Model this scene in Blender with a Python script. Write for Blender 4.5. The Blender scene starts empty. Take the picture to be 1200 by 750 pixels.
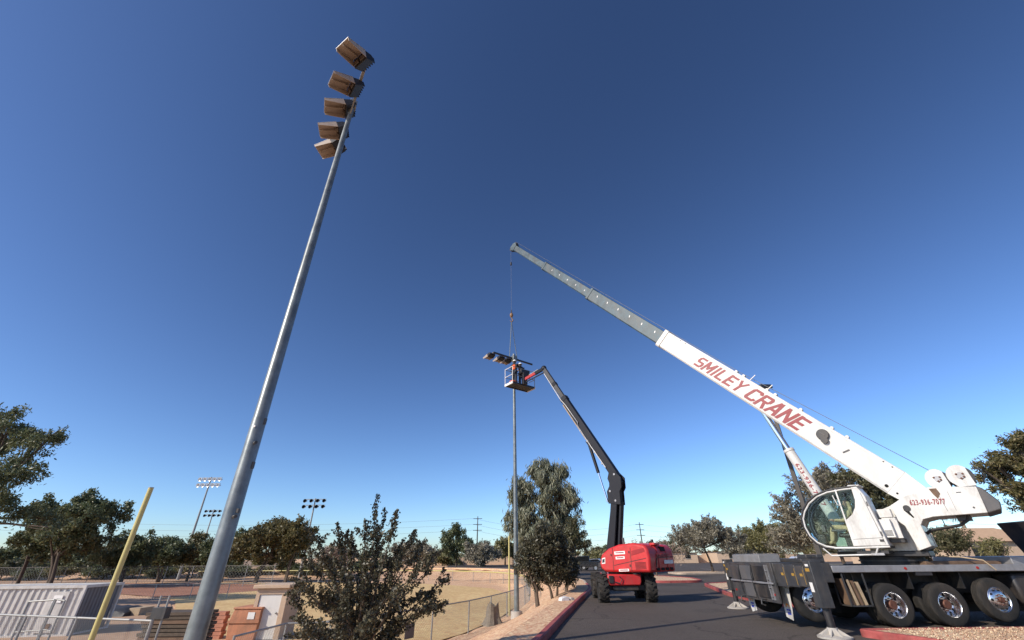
import bpy, bmesh, math, random
import numpy as np
from mathutils import Vector, Matrix
R = math.radians
PI = math.pi
sc = bpy.context.scene
col = sc.collection

# ------------------------------------------------------------------ camera
F_PX, PITCH, ROLL, EYE = 487.0, R(29.72), R(.55), Vector((0, 0, 1.7))
_r = Vector((1, 0, 0)); _u = Vector((0, -math.sin(PITCH), math.cos(PITCH))); FW = Vector((0, math.cos(PITCH), math.sin(PITCH)))
RT = _r * math.cos(ROLL) - _u * math.sin(ROLL); UP = _u * math.cos(ROLL) + _r * math.sin(ROLL)
cd = bpy.data.cameras.new('camera'); cam = bpy.data.objects.new('camera', cd); col.objects.link(cam)
cd.sensor_width = 36; cd.lens = 36 * F_PX / 1200; cd.clip_start = .05; cd.clip_end = 6000
cam.matrix_world = Matrix(((RT.x, UP.x, -FW.x, EYE.x), (RT.y, UP.y, -FW.y, EYE.y), (RT.z, UP.z, -FW.z, EYE.z), (0, 0, 0, 1)))
sc.camera = cam

# ------------------------------------------------------------------ sky, sun, exposure
SUN_AZ, SUN_EL = R(237), R(32)
w = bpy.data.worlds.new('World'); sc.world = w; w.use_nodes = True
nt = w.node_tree; nt.nodes.clear()
sky = nt.nodes.new('ShaderNodeTexSky'); sky.sky_type = 'NISHITA'; sky.sun_disc = False
sky.sun_elevation = SUN_EL; sky.sun_rotation = SUN_AZ; sky.altitude = 1800; sky.air_density = 1.0; sky.dust_density = 2.2; sky.ozone_density = 4.0
bg = nt.nodes.new('ShaderNodeBackground'); bg.inputs[1].default_value = .074
wo = nt.nodes.new('ShaderNodeOutputWorld')
hs_ = nt.nodes.new('ShaderNodeHueSaturation'); hs_.inputs['Saturation'].default_value = .97
gm_ = nt.nodes.new('ShaderNodeGamma'); gm_.inputs[1].default_value = 1.36
nt.links.new(sky.outputs[0], hs_.inputs['Color']); nt.links.new(hs_.outputs[0], gm_.inputs[0]); nt.links.new(gm_.outputs[0], bg.inputs[0]); nt.links.new(bg.outputs[0], wo.inputs[0])
sl = bpy.data.lights.new('sun', 'SUN'); sl.energy = 3.7; sl.angle = R(.53); sl.color = (1, .90, .76)
sun = bpy.data.objects.new('sun', sl); col.objects.link(sun)
sdir = Vector((math.sin(SUN_AZ) * math.cos(SUN_EL), math.cos(SUN_AZ) * math.cos(SUN_EL), math.sin(SUN_EL)))
sun.rotation_euler = sdir.to_track_quat('Z', 'Y').to_euler(); sun.location = sdir * 60
vs = sc.view_settings; vs.view_transform = 'Standard'; vs.look = 'None'; vs.exposure = .35; vs.gamma = 1

# ------------------------------------------------------------------ pixel -> place
def ray(u, v): return FW + RT * ((u - 600) / F_PX) + UP * ((375 - v) / F_PX)
def gz(u, v, z=0): d = ray(u, v); return EYE + d * ((z - EYE.z) / d.z)
def aty(u, v, y): d = ray(u, v); return EYE + d * (y / d.y)

# ------------------------------------------------------------------ materials
def nodes(name):
    m = bpy.data.materials.new(name); m.use_nodes = True
    t = m.node_tree; b = t.nodes['Principled BSDF']
    return m, t, b
def mat(name, c, rough=.6, metal=0, var=.15, scale=4, bump=0, bscale=60, c2=None, dirt=0, spec=.5, coat=0, det=6):
    m, t, b = nodes(name); N = t.nodes.new; L = t.links.new
    tc = N('ShaderNodeTexCoord'); n = N('ShaderNodeTexNoise'); n.inputs['Scale'].default_value = scale; n.inputs['Detail'].default_value = det
    n.inputs['Roughness'].default_value = .65
    L(tc.outputs['Object'], n.inputs['Vector'])
    rp = N('ShaderNodeValToRGB'); L(n.outputs[0], rp.inputs[0])
    a = [max(0, x * (1 - var)) for x in c]; e = [min(1, x * (1 + var)) for x in (c2 or c)]
    rp.color_ramp.elements[0].position = .3; rp.color_ramp.elements[1].position = .7
    rp.color_ramp.elements[0].color = (*a, 1); rp.color_ramp.elements[1].color = (*e, 1)
    out = rp.outputs[0]
    if dirt:
        n2 = N('ShaderNodeTexNoise'); n2.inputs['Scale'].default_value = 2.3; n2.inputs['Detail'].default_value = 9; n2.inputs['Roughness'].default_value = .75
        mp = N('ShaderNodeMapping'); mp.inputs['Scale'].default_value = (1, 1, .35); L(tc.outputs['Object'], mp.inputs[0]); L(mp.outputs[0], n2.inputs['Vector'])
        mr = N('ShaderNodeMapRange'); mr.inputs[1].default_value = .46; mr.inputs[2].default_value = .76; mr.inputs[4].default_value = dirt; L(n2.outputs[0], mr.inputs[0])
        mx = N('ShaderNodeMixRGB'); mx.inputs[2].default_value = (.16, .12, .085, 1); L(mr.outputs[0], mx.inputs[0]); L(out, mx.inputs[1]); out = mx.outputs[0]
        L(out, b.inputs['Base Color'])
    L(out, b.inputs['Base Color'])
    rr = N('ShaderNodeMapRange'); rr.inputs[3].default_value = max(0, rough - .12); rr.inputs[4].default_value = min(1, rough + .12); L(n.outputs[0], rr.inputs[0]); L(rr.outputs[0], b.inputs['Roughness'])
    b.inputs['Metallic'].default_value = metal; b.inputs['Specular IOR Level'].default_value = spec; b.inputs['Coat Weight'].default_value = coat
    if bump:
        n3 = N('ShaderNodeTexNoise'); n3.inputs['Scale'].default_value = bscale; n3.inputs['Detail'].default_value = 4; L(tc.outputs['Object'], n3.inputs['Vector'])
        bp = N('ShaderNodeBump'); bp.inputs['Strength'].default_value = bump; bp.inputs['Distance'].default_value = .02; L(n3.outputs[0], bp.inputs['Height']); L(bp.outputs[0], b.inputs['Normal'])
    return m
def ground_mat(name, c1, c2, c3, s1=.25, s2=18, bump=.5, rough=.95, speck=None):
    """large patches + fine grains, in world metres"""
    m, t, b = nodes(name); N = t.nodes.new; L = t.links.new
    g = N('ShaderNodeNewGeometry')
    a = N('ShaderNodeTexNoise'); a.inputs['Scale'].default_value = s1; a.inputs['Detail'].default_value = 8; a.inputs['Roughness'].default_value = .6; L(g.outputs['Position'], a.inputs['Vector'])
    f = N('ShaderNodeTexNoise'); f.inputs['Scale'].default_value = s2; f.inputs['Detail'].default_value = 5; f.inputs['Roughness'].default_value = .7; L(g.outputs['Position'], f.inputs['Vector'])
    r1 = N('ShaderNodeValToRGB'); L(a.outputs[0], r1.inputs[0]); r1.color_ramp.elements[0].position = .38; r1.color_ramp.elements[1].position = .62
    r1.color_ramp.elements[0].color = (*c1, 1); r1.color_ramp.elements[1].color = (*c2, 1)
    r2 = N('ShaderNodeMapRange'); r2.inputs[1].default_value = .45; r2.inputs[2].default_value = .75; L(f.outputs[0], r2.inputs[0])
    mx = N('ShaderNodeMixRGB'); mx.inputs[2].default_value = (*c3, 1); L(r2.outputs[0], mx.inputs[0]); L(r1.outputs[0], mx.inputs[1]); out = mx.outputs[0]
    if speck:
        v = N('ShaderNodeTexVoronoi'); v.inputs['Scale'].default_value = speck[0]; L(g.outputs['Position'], v.inputs['Vector'])
        hs = N('ShaderNodeMixRGB'); hs.blend_type = 'OVERLAY'; hs.inputs[0].default_value = speck[1]; L(out, hs.inputs[1])
        bw = N('ShaderNodeRGBToBW'); L(v.outputs['Color'], bw.inputs[0]); L(bw.outputs[0], hs.inputs[2]); out = hs.outputs[0]
    L(out, b.inputs['Base Color']); b.inputs['Roughness'].default_value = rough; b.inputs['Specular IOR Level'].default_value = .25
    bp = N('ShaderNodeBump'); bp.inputs['Strength'].default_value = bump; bp.inputs['Distance'].default_value = .03; L(f.outputs[0], bp.inputs['Height']); L(bp.outputs[0], b.inputs['Normal'])
    return m
def leaf_mat(name, c1, c2, c3, trans=.3):
    m, t, b = nodes(name); N = t.nodes.new; L = t.links.new
    g = N('ShaderNodeNewGeometry'); rp = N('ShaderNodeValToRGB'); L(g.outputs['Random Per Island'], rp.inputs[0])
    rp.color_ramp.elements[0].color = (*c1, 1); rp.color_ramp.elements[1].color = (*c3, 1); e = rp.color_ramp.elements.new(.55); e.color = (*c2, 1)
    n = N('ShaderNodeTexNoise'); n.inputs['Scale'].default_value = .9; n.inputs['Detail'].default_value = 2; tc = N('ShaderNodeTexCoord'); L(tc.outputs['Object'], n.inputs['Vector'])
    mr = N('ShaderNodeMapRange'); mr.inputs[1].default_value = .3; mr.inputs[2].default_value = .7; mr.inputs[3].default_value = .7; mr.inputs[4].default_value = 1.25; L(n.outputs[0], mr.inputs[0])
    hs = N('ShaderNodeHueSaturation'); L(rp.outputs[0], hs.inputs['Color']); L(mr.outputs[0], hs.inputs['Value'])
    L(hs.outputs[0], b.inputs['Base Color']); b.inputs['Roughness'].default_value = .45; b.inputs['Specular IOR Level'].default_value = .5
    tr = N('ShaderNodeBsdfTranslucent'); L(hs.outputs[0], tr.inputs[0]); ms = N('ShaderNodeMixShader'); ms.inputs[0].default_value = trans
    o = t.nodes['Material Output']; L(b.outputs[0], ms.inputs[1]); L(tr.outputs[0], ms.inputs[2]); L(ms.outputs[0], o.inputs[0])
    return m
def glass_mat(name, c=(.84, .92, .90), mixf=.25):
    m, t, b = nodes(name); N = t.nodes.new; L = t.links.new
    tp = N('ShaderNodeBsdfTransparent'); tp.inputs[0].default_value = (*c, 1)
    gl = N('ShaderNodeBsdfGlossy'); gl.inputs['Roughness'].default_value = .03
    fr = N('ShaderNodeFresnel'); fr.inputs[0].default_value = 1.25
    ad = N('ShaderNodeMath'); ad.operation = 'ADD'; ad.inputs[1].default_value = 0.0; L(fr.outputs[0], ad.inputs[0])
    ms = N('ShaderNodeMixShader'); L(ad.outputs[0], ms.inputs[0]); L(tp.outputs[0], ms.inputs[1]); L(gl.outputs[0], ms.inputs[2])
    L(ms.outputs[0], t.nodes['Material Output'].inputs[0]); return m
M = {}
M['white'] = mat('white_paint', (.63, .62, .59), .42, 0, .08, 3, dirt=.65, coat=.2)
M['white2'] = mat('boom_white_paint', (.62, .605, .57), .42, 0, .03, 2, dirt=.28, coat=.1)
M['red'] = mat('red_paint', (.52, .020, .022), .45, 0, .16, 3, dirt=.3, coat=.1)
M['darkred'] = mat('embossed_red', (.30, .010, .013), .4, 0, .1, 5)
M['letter'] = mat('red_lettering', (.24, .012, .02), .45, 0, .08, 6)
M['boomsteel'] = mat('boom_steel_sky_tint', (.038, .072, .092), .45, .0, .55, 2.5, dirt=.45)  # teal of the reflected sky put into the base colour
M['black'] = mat('black_paint', (.018, .018, .021), .42, 0, .25, 5, dirt=.35)
M['liftblack'] = mat('charcoal_boom_paint', (.009, .010, .016), .5, 0, .2, 4, dirt=.04, coat=.0, spec=.3)
M['chassis'] = mat('chassis_black', (.012, .012, .013), .6, 0, .3, 6, dirt=.5)
M['outrig'] = mat('outrigger_grey_black', (.040, .041, .044), .5, 0, .25, 5, dirt=.5, bump=.1)
M['deck'] = mat('deck_aluminium', (.34, .34, .35), .45, .5, .15, 5, dirt=.5)
M['cw'] = mat('counterweight_grey', (.085, .085, .09), .6, 0, .15, 4, dirt=.4, bump=.2)
M['slab'] = mat('slab_grey', (.20, .20, .205), .6, 0, .15, 4, dirt=.4, bump=.2)
M['tyre'] = mat('tyre_rubber', (.016, .015, .014), .85, 0, .35, 9, dirt=.28, bump=.3, bscale=40)
M['chrome'] = mat('polished_wheel', (.74, .74, .75), .26, 1, .05, 8, dirt=.15)
M['rod'] = mat('hydraulic_rod', (.75, .75, .76), .14, 1, .04, 6)
M['hub'] = mat('rusty_hub', (.14, .06, .04), .6, .4, .35, 15)
M['hole'] = mat('dark_recess', (.006, .006, .006), .9, 0, .1, 5)
M['galv'] = mat('galvanised_steel', (.18, .205, .21), .38, .3, .28, 3.5, bump=.05, dirt=.2)
M['galv2'] = mat('dull_galvanised', (.30, .30, .29), .55, .4, .15, 6)
M['wire'] = mat('fence_wire', (.22, .22, .21), .6, .3, .1, 3)
M['yellow'] = mat('yellow_pole_paint', (.52, .45, .17), .5, 0, .08, 3, dirt=.2)
M['lamp'] = mat('dark_lamp_housing', (.020, .020, .024), .5, .2, .2, 8)
M['visor'] = mat('visor_ground_bounce', (.36, .295, .245), .5, 0, .12, 6)  # brown of light bounced off the ground, put into the aluminium colour
M['visor_out'] = mat('visor_outer_skin', (.55, .55, .55), .4, .5, .1, 6)
M['lens'] = mat('lamp_lens', (.08, .06, .05), .1, 0, .3, 25)
M['kerb_red'] = mat('red_kerb_paint', (.31, .040, .042), .7, 0, .28, 3, bump=.3, c2=(.36, .085, .075), dirt=.55)
M['kerb'] = mat('bare_concrete_kerb', (.46, .37, .29), .85, 0, .15, 2, bump=.3, dirt=.3)
M['conc'] = mat('concrete', (.42, .39, .35), .85, 0, .15, 2, bump=.3, dirt=.3)
M['paintline'] = mat('faded_white_marking', (.5, .48, .45), .8, 0, .2, 8, dirt=.5)
M['asphalt'] = ground_mat('asphalt', (.076, .063, .055), (.097, .081, .070), (.118, .098, .085), .18, 30, .35, .9, speck=(45, .35))
M['dirt'] = ground_mat('tan_dirt', (.33, .225, .15), (.42, .30, .205), (.25, .17, .115), .35, 9, .6, speck=(11, .5))
M['gravel'] = ground_mat('decomposed_granite', (.60, .42, .275), (.70, .51, .345), (.36, .24, .155), .6, 14, .9, speck=(24, .7))
M['bank'] = ground_mat('bank_granite', (.64, .40, .24), (.72, .475, .295), (.52, .32, .195), .5, 7, .8, speck=(13, .5))
M['grass'] = ground_mat('dormant_grass', (.62, .42, .195), (.70, .49, .24), (.53, .375, .17), .15, 6, .5, speck=(4, .25))
M['clay'] = ground_mat('infield_clay', (.34, .16, .10), (.42, .21, .135), (.30, .14, .09), .2, 4, .4)
M['track'] = ground_mat('warning_track_dirt', (.44, .28, .18), (.52, .35, .225), (.36, .23, .15), .3, 5, .4)
M['bark'] = mat('grey_brown_bark', (.10, .075, .055), .9, 0, .35, 8, bump=.8, bscale=30)
M['palebark'] = mat('pale_bark', (.20, .165, .125), .9, 0, .3, 8, bump=.6, bscale=30)
M['leaf_oak'] = leaf_mat('oak_leaf', (.036, .035, .020), (.074, .070, .040), (.16, .145, .09), .25)
M['leaf_euc'] = leaf_mat('eucalyptus_leaf', (0.068, 0.090, 0.041), (0.126, 0.149, 0.069), (0.227, 0.232, 0.114), .3)
M['leaf_brown'] = leaf_mat('bronze_green_leaf', (0.070, 0.075, 0.030), (0.151, 0.131, 0.054), (0.262, 0.205, 0.092), .3)
M['leaf_mesq'] = leaf_mat('mesquite_leaf', (0.064, 0.072, 0.036), (0.118, 0.119, 0.061), (0.201, 0.177, 0.098), .3)
M['leaf_grey'] = leaf_mat('grey_green_leaf', (.16, .148, .105), (.27, .245, .18), (.40, .36, .28), .3)
M['leaf_olive'] = leaf_mat('olive_leaf', (0.128, 0.127, 0.053), (0.219, 0.203, 0.084), (0.328, 0.288, 0.136), .3)
M['leaf_weep'] = leaf_mat('willow_acacia_leaf', (0.117, 0.135, 0.095), (0.208, 0.220, 0.148), (0.343, 0.330, 0.227), .3)
M['leaf_dry'] = leaf_mat('dry_twig', (0.238, 0.161, 0.122), (0.346, 0.254, 0.190), (0.474, 0.355, 0.273), .2)
M['skin'] = mat('skin', (.36, .21, .15), .5, 0, .05, 10)
M['denim'] = mat('dark_work_trousers', (.03, .035, .05), .9, 0, .2, 20)
M['shirt_dark'] = mat('dark_jacket', (.022, .022, .026), .9, 0, .2, 20)
M['shirt_tan'] = mat('tan_work_clothes', (.45, .34, .20), .9, 0, .2, 14)
M['vest'] = mat('orange_vest', (.75, .13, .04), .8, 0, .1, 14)
M['hat'] = mat('white_hard_hat', (.75, .75, .72), .35, 0, .05, 5)
M['glass'] = glass_mat('cab_glass')
M['cont'] = mat('container_white', (.60, .57, .53), .55, 0, .08, 2, dirt=.45)
M['cont_shade'] = mat('container_end_shade', (.16, .16, .17), .55, 0, .1, 2, dirt=.4)  # shade on the white container's end wall, put into its colour
M['stucco'] = mat('tan_stucco', (.55, .40, .28), .9, 0, .08, 4, bump=.4, bscale=80)
M['stucco2'] = mat('peach_roof', (.50, .33, .21), .9, 0, .12, 3, bump=.3)
M['door'] = mat('white_door', (.72, .69, .64), .5, 0, .04, 3, dirt=.15)
M['wood'] = mat('weathered_wood', (.16, .10, .065), .85, 0, .35, 4, bump=.4, bscale=25)
M['wood2'] = mat('pale_wood', (.42, .32, .21), .85, 0, .25, 4, bump=.3, bscale=25)
M['rust'] = mat('rusty_orange_paint', (.46, .20, .11), .8, 0, .3, 2.2, dirt=.6, bump=.4, bscale=12)
M['terra'] = mat('terracotta_brick', (.44, .19, .12), .85, 0, .25, 2.5, bump=.3)
M['tarp'] = mat('dark_tarp', (.035, .036, .04), .6, 0, .3, 3, bump=.4, bscale=8)
M['label'] = mat('white_sticker', (.75, .73, .70), .5, 0, .05, 8)
M['warn'] = mat('amber_warning_sticker', (.40, .23, .04), .5, 0, .1, 10)
M['orange_mark'] = mat('orange_print', (.75, .27, .03), .5, 0, .05, 10)
M['blue_mark'] = mat('blue_print', (.04, .06, .35), .5, 0, .05, 10)
M['reflector'] = mat('red_marker_lamp', (.35, .02, .015), .25, 0, .1, 10)
M['hose'] = mat('rubber_hose', (.02, .02, .022), .5, 0, .2, 8)
M['rope'] = mat('wire_rope', (.10, .10, .10), .5, .6, .2, 20)
M['sling'] = mat('lifting_sling', (.22, .24, .20), .8, 0, .1, 20)
M['hook'] = mat('weathered_hook_yellow', (.22, .13, .07), .6, .2, .3, 12)
M['brown'] = mat('bronze_pole', (.055, .048, .042), .5, .3, .15, 6)
M['carwhite'] = mat('white_car_paint', (.78, .78, .78), .25, 0, .02, 2, coat=.8)
M['cardark'] = mat('dark_car_paint', (.02, .022, .026), .25, 0, .05, 2, coat=.8)
M['carglass'] = mat('car_glass', (.01, .012, .014), .06, 0, .1, 2)
M['alu'] = mat('bare_aluminium', (.55, .56, .57), .35, .8, .1, 8)
M['bulbs'] = mat('reflector_white', (.72, .73, .74), .25, .2, .05, 8)

def wear(m):
    t = m.node_tree; b = t.nodes['Principled BSDF']; N = t.nodes.new; L = t.links.new; g = N('ShaderNodeNewGeometry')
    src = b.inputs['Base Color'].links[0].from_socket
    wn = N('ShaderNodeTexNoise'); wn.inputs['Scale'].default_value = .8; wn.inputs['Detail'].default_value = 5; L(g.outputs['Position'], wn.inputs['Vector'])
    ad = N('ShaderNodeVectorMath'); ad.operation = 'MULTIPLY_ADD'; ad.inputs[1].default_value = (1.6, 1.6, 0); L(wn.outputs['Color'], ad.inputs[0]); L(g.outputs['Position'], ad.inputs[2])
    v = N('ShaderNodeTexVoronoi'); v.feature = 'DISTANCE_TO_EDGE'; v.inputs['Scale'].default_value = .22; L(ad.outputs[0], v.inputs['Vector'])
    mr = N('ShaderNodeMapRange'); mr.inputs[1].default_value = .002; mr.inputs[2].default_value = .008; mr.inputs[3].default_value = .55; mr.inputs[4].default_value = 0; L(v.outputs[0], mr.inputs[0])
    mx = N('ShaderNodeMixRGB'); mx.inputs[2].default_value = (.018, .015, .013, 1); L(mr.outputs[0], mx.inputs[0]); L(src, mx.inputs[1])
    st = N('ShaderNodeTexNoise'); st.inputs['Scale'].default_value = .45; st.inputs['Detail'].default_value = 6; st.inputs['Distortion'].default_value = .6; L(g.outputs['Position'], st.inputs['Vector'])
    m2 = N('ShaderNodeMapRange'); m2.inputs[1].default_value = .58; m2.inputs[2].default_value = .72; m2.inputs[4].default_value = .45; L(st.outputs[0], m2.inputs[0])
    mx2 = N('ShaderNodeMixRGB'); mx2.inputs[2].default_value = (.028, .024, .022, 1); L(m2.outputs[0], mx2.inputs[0]); L(mx.outputs[0], mx2.inputs[1])
    mp = N('ShaderNodeMapping'); mp.inputs['Rotation'].default_value = (0, 0, R(12)); mp.inputs['Scale'].default_value = (1.3, .05, 1); L(g.outputs['Position'], mp.inputs[0])
    sn = N('ShaderNodeTexNoise'); sn.inputs['Scale'].default_value = 1.2; sn.inputs['Detail'].default_value = 4; L(mp.outputs[0], sn.inputs['Vector'])
    m3 = N('ShaderNodeMapRange'); m3.inputs[1].default_value = .5; m3.inputs[2].default_value = .75; m3.inputs[4].default_value = .35; L(sn.outputs[0], m3.inputs[0])
    mx3 = N('ShaderNodeMixRGB'); mx3.inputs[2].default_value = (.11, .092, .08, 1); L(m3.outputs[0], mx3.inputs[0]); L(mx2.outputs[0], mx3.inputs[1]); L(mx3.outputs[0], b.inputs['Base Color'])
wear(M['asphalt'])

# ------------------------------------------------------------------ mesh helpers
class MB:
    def __init__(s, m=None): s.v = []; s.f = []; s.m = m
    def add(s, vv, ff):
        o = len(s.v)
        s.v += [(s.m @ Vector(p)) if s.m else Vector(p) for p in vv]
        s.f += [tuple(i + o for i in f) for f in ff]; return s
    def box(s, c, d, rot=None):
        vv = []
        for z in (-.5, .5):
            for x, y in ((-.5, -.5), (.5, -.5), (.5, .5), (-.5, .5)):
                p = Vector((x * d[0], y * d[1], z * d[2]))
                if rot: p = rot @ p
                vv.append(p + Vector(c))
        return s.add(vv, [(3, 2, 1, 0), (4, 5, 6, 7), (0, 1, 5, 4), (1, 2, 6, 5), (2, 3, 7, 6), (3, 0, 4, 7)])
    def bb(s, x0, x1, y0, y1, z0, z1): return s.box(((x0 + x1) / 2, (y0 + y1) / 2, (z0 + z1) / 2), (abs(x1 - x0), abs(y1 - y0), abs(z1 - z0)))
    def tube(s, pts, r, n=8, caps=True):
        pts = [Vector(p) for p in pts]; k = len(pts); rr = r if isinstance(r, (list, tuple)) else [r] * k
        vv = []; ff = []; prev = None
        for i, p in enumerate(pts):
            t = (pts[min(i + 1, k - 1)] - pts[max(i - 1, 0)]).normalized()
            if prev is None:
                a = Vector((0, 0, 1)) if abs(t.z) < .95 else Vector((1, 0, 0)); x = t.cross(a).normalized()
            else: x = (prev - t * prev.dot(t)).normalized()
            prev = x; y = t.cross(x)
            vv += [p + (x * math.cos(2 * PI * j / n) + y * math.sin(2 * PI * j / n)) * rr[i] for j in range(n)]
        for i in range(k - 1):
            for j in range(n): ff.append((i * n + j, i * n + (j + 1) % n, (i + 1) * n + (j + 1) % n, (i + 1) * n + j))
        if caps: ff += [tuple(range(n - 1, -1, -1)), tuple((k - 1) * n + j for j in range(n))]
        return s.add(vv, ff)
    def cyl(s, a, b, r, r2=None, n=16): return s.tube([a, b], [r, r if r2 is None else r2], n)
    def beam(s, a, b, wd, ht, up=(0, 0, 1), w2=None, h2=None):
        a = Vector(a); b = Vector(b); t = (b - a).normalized(); u = Vector(up); u = (u - t * u.dot(t)).normalized(); x = t.cross(u)
        vv = []
        for p, ww, hh in ((a, wd, ht), (b, w2 or wd, h2 or ht)):
            vv += [p - x * ww / 2 - u * hh / 2, p + x * ww / 2 - u * hh / 2, p + x * ww / 2 + u * hh / 2, p - x * ww / 2 + u * hh / 2]
        return s.add(vv, [(3, 2, 1, 0), (4, 5, 6, 7), (0, 1, 5, 4), (1, 2, 6, 5), (2, 3, 7, 6), (3, 0, 4, 7)])
    def prism(s, poly, lo, hi, axis='y'):
        n = len(poly); vv = []
        for k in (lo, hi):
            for a, b in poly: vv.append({'y': (a, k, b), 'z': (a, b, k), 'x': (k, a, b)}[axis])
        ff = [tuple(range(n)), tuple(range(2 * n - 1, n - 1, -1))] + [(i, (i + 1) % n, n + (i + 1) % n, n + i) for i in range(n)]
        return s.add(vv, ff)
    def lathe(s, prof, c, ax='y', n=24, closed=True):
        """prof (r, h) round an axis through c"""
        vv = []; k = len(prof)
        for r, h in prof:
            for j in range(n):
                a = 2 * PI * j / n; x, y = r * math.cos(a), r * math.sin(a)
                p = {'y': (x, h, y), 'z': (x, y, h), 'x': (h, x, y)}[ax]; vv.append(Vector(p) + Vector(c))
        ff = []
        for i in range(k if closed else k - 1):
            i2 = (i + 1) % k
            for j in range(n): ff.append((i * n + j, i * n + (j + 1) % n, i2 * n + (j + 1) % n, i2 * n + j))
        return s.add(vv, ff)
    def ball(s, c, r, n=12, k=8):
        r = r if isinstance(r, (tuple, list)) else (r, r, r)
        prof = [(max(1e-4, math.sin(PI * i / k)), -math.cos(PI * i / k)) for i in range(k + 1)]
        vv = []
        for q, h in prof:
            for j in range(n): vv.append((c[0] + r[0] * q * math.cos(2 * PI * j / n), c[1] + r[1] * q * math.sin(2 * PI * j / n), c[2] + r[2] * h))
        ff = [(i * n + j, i * n + (j + 1) % n, (i + 1) * n + (j + 1) % n, (i + 1) * n + j) for i in range(k) for j in range(n)]
        return s.add(vv, ff)
    def mesh(s, name, ang=35, recalc=True):
        me = bpy.data.meshes.new(name); me.from_pydata([tuple(p) for p in s.v], [], s.f)
        if recalc:
            bm = bmesh.new(); bm.from_mesh(me); bmesh.ops.recalc_face_normals(bm, faces=bm.faces); bm.to_mesh(me); bm.free()
        if ang:
            me.shade_smooth(); me.set_sharp_from_angle(angle=R(ang))
        return me
    def build(s, name, m, parent=None, ang=35, bevel=0, recalc=True, **k):
        me = s.mesh(name, ang, recalc); return link(name, me, m, parent, bevel, **k)
def link(name, me, m, parent=None, bevel=0, label=None, cat=None, group=None, kind=None):
    if isinstance(m, str): m = M[m]
    if m and not me.materials: me.materials.append(m)
    o = bpy.data.objects.new(name, me); col.objects.link(o); o.parent = parent
    if bevel:
        b = o.modifiers.new('bevel', 'BEVEL'); b.width = bevel; b.segments = 2; b.limit_method = 'ANGLE'; b.angle_limit = R(40)
    tag(o, label, cat, group, kind); return o
def tag(o, label=None, cat=None, group=None, kind=None):
    for k, v in (('label', label), ('category', cat), ('group', group), ('kind', kind)):
        if v: o[k] = v
    return o
def thing(name, label, cat, loc=(0, 0, 0), rz=0, group=None):
    o = bpy.data.objects.new(name, None); col.objects.link(o); o.location = loc; o.rotation_euler.z = rz; o.empty_display_size = .3
    return tag(o, label, cat, group)
def copy_tree(o, parent=None):
    c = o.copy(); col.objects.link(c); c.parent = parent
    for ch in list(o.children): copy_tree(ch, c)
    return c
def text_mesh(body, wd, ht, shear=0, bold=.0, ext=.006, space=1.18):
    """letters as a mesh in the xy plane, centred, fitted into wd x ht"""
    cu = bpy.data.curves.new('t', 'FONT'); cu.body = body; cu.size = 1; cu.extrude = .01; cu.offset = bold; cu.shear = shear; cu.resolution_u = 4; cu.space_character = space
    ob = bpy.data.objects.new('t', cu); col.objects.link(ob); bpy.context.view_layer.update()
    me = bpy.data.meshes.new_from_object(ob.evaluated_get(bpy.context.evaluated_depsgraph_get()))
    bpy.data.objects.remove(ob); bpy.data.curves.remove(cu)
    xs = [v.co.x for v in me.vertices]; ys = [v.co.y for v in me.vertices]
    x0, x1, y0, y1 = min(xs), max(xs), min(ys), max(ys)
    for v in me.vertices: v.co = Vector(((v.co.x - (x0 + x1) / 2) / (x1 - x0) * wd, (v.co.y - (y0 + y1) / 2) / (y1 - y0) * ht, v.co.z / .01 * ext))
    return me
def frame_m(o, x, y, z=None):
    x = Vector(x).normalized(); y = Vector(y); y = (y - x * y.dot(x)).normalized(); z = x.cross(y)
    return Matrix(((x.x, y.x, z.x, o[0]), (x.y, y.y, z.y, o[1]), (x.z, y.z, z.z, o[2]), (0, 0, 0, 1)))
def lettering(body, o, x, y, wd, ht, m, parent, shear=0, bold=0, name='lettering', **k):
    me = text_mesh(body, wd, ht, shear, bold); me.transform(frame_m(o, x, y)); return link(name, me, m, parent, **k)

# ------------------------------------------------------------------ ground
KERB = [(-2.4, -12), (-1.9, 0), (.75, 12.2), (1.75, 16.7), (3.1, 22.6), (4.42, 28.5), (5.0, 34), (5.35, 38), (5.1, 44), (4.4, 54), (2.5, 66), (-4, 80), (-17, 92), (-42, 100), (-90, 104), (-300, 108)]
def cat_rom(p, per=5):
    out = []
    for i in range(len(p) - 1):
        a = Vector(p[max(i - 1, 0)]); b = Vector(p[i]); c = Vector(p[i + 1]); d = Vector(p[min(i + 2, len(p) - 1)])
        for k in range(per):
            t = k / per; out.append(.5 * ((2 * b) + (c - a) * t + (2 * a - 5 * b + 4 * c - d) * t * t + (3 * b - a - 3 * c + d) * t ** 3))
    out.append(Vector(p[-1])); return out
KP = cat_rom(KERB, 5); KA = np.array([(p.x, p.y) for p in KP])
FIELD = -1.4
def kerb_dist(x, y):
    """metres left of the kerb (positive on the field side)"""
    P = np.stack([np.asarray(x, float), np.asarray(y, float)], -1)
    best = np.full(P.shape[:-1], 1e9); sign = np.zeros_like(best)
    for a, b in zip(KA[:-1], KA[1:]):
        d = b - a; L2 = d @ d; t = np.clip(((P - a) @ d) / L2, 0, 1); q = a + t[..., None] * d; r = P - q; dist = np.hypot(r[..., 0], r[..., 1])
        cr = d[0] * (P[..., 1] - a[1]) - d[1] * (P[..., 0] - a[0]); up = dist < best
        best = np.where(up, dist, best); sign = np.where(up, np.sign(cr), sign)
    return best * sign
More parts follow.
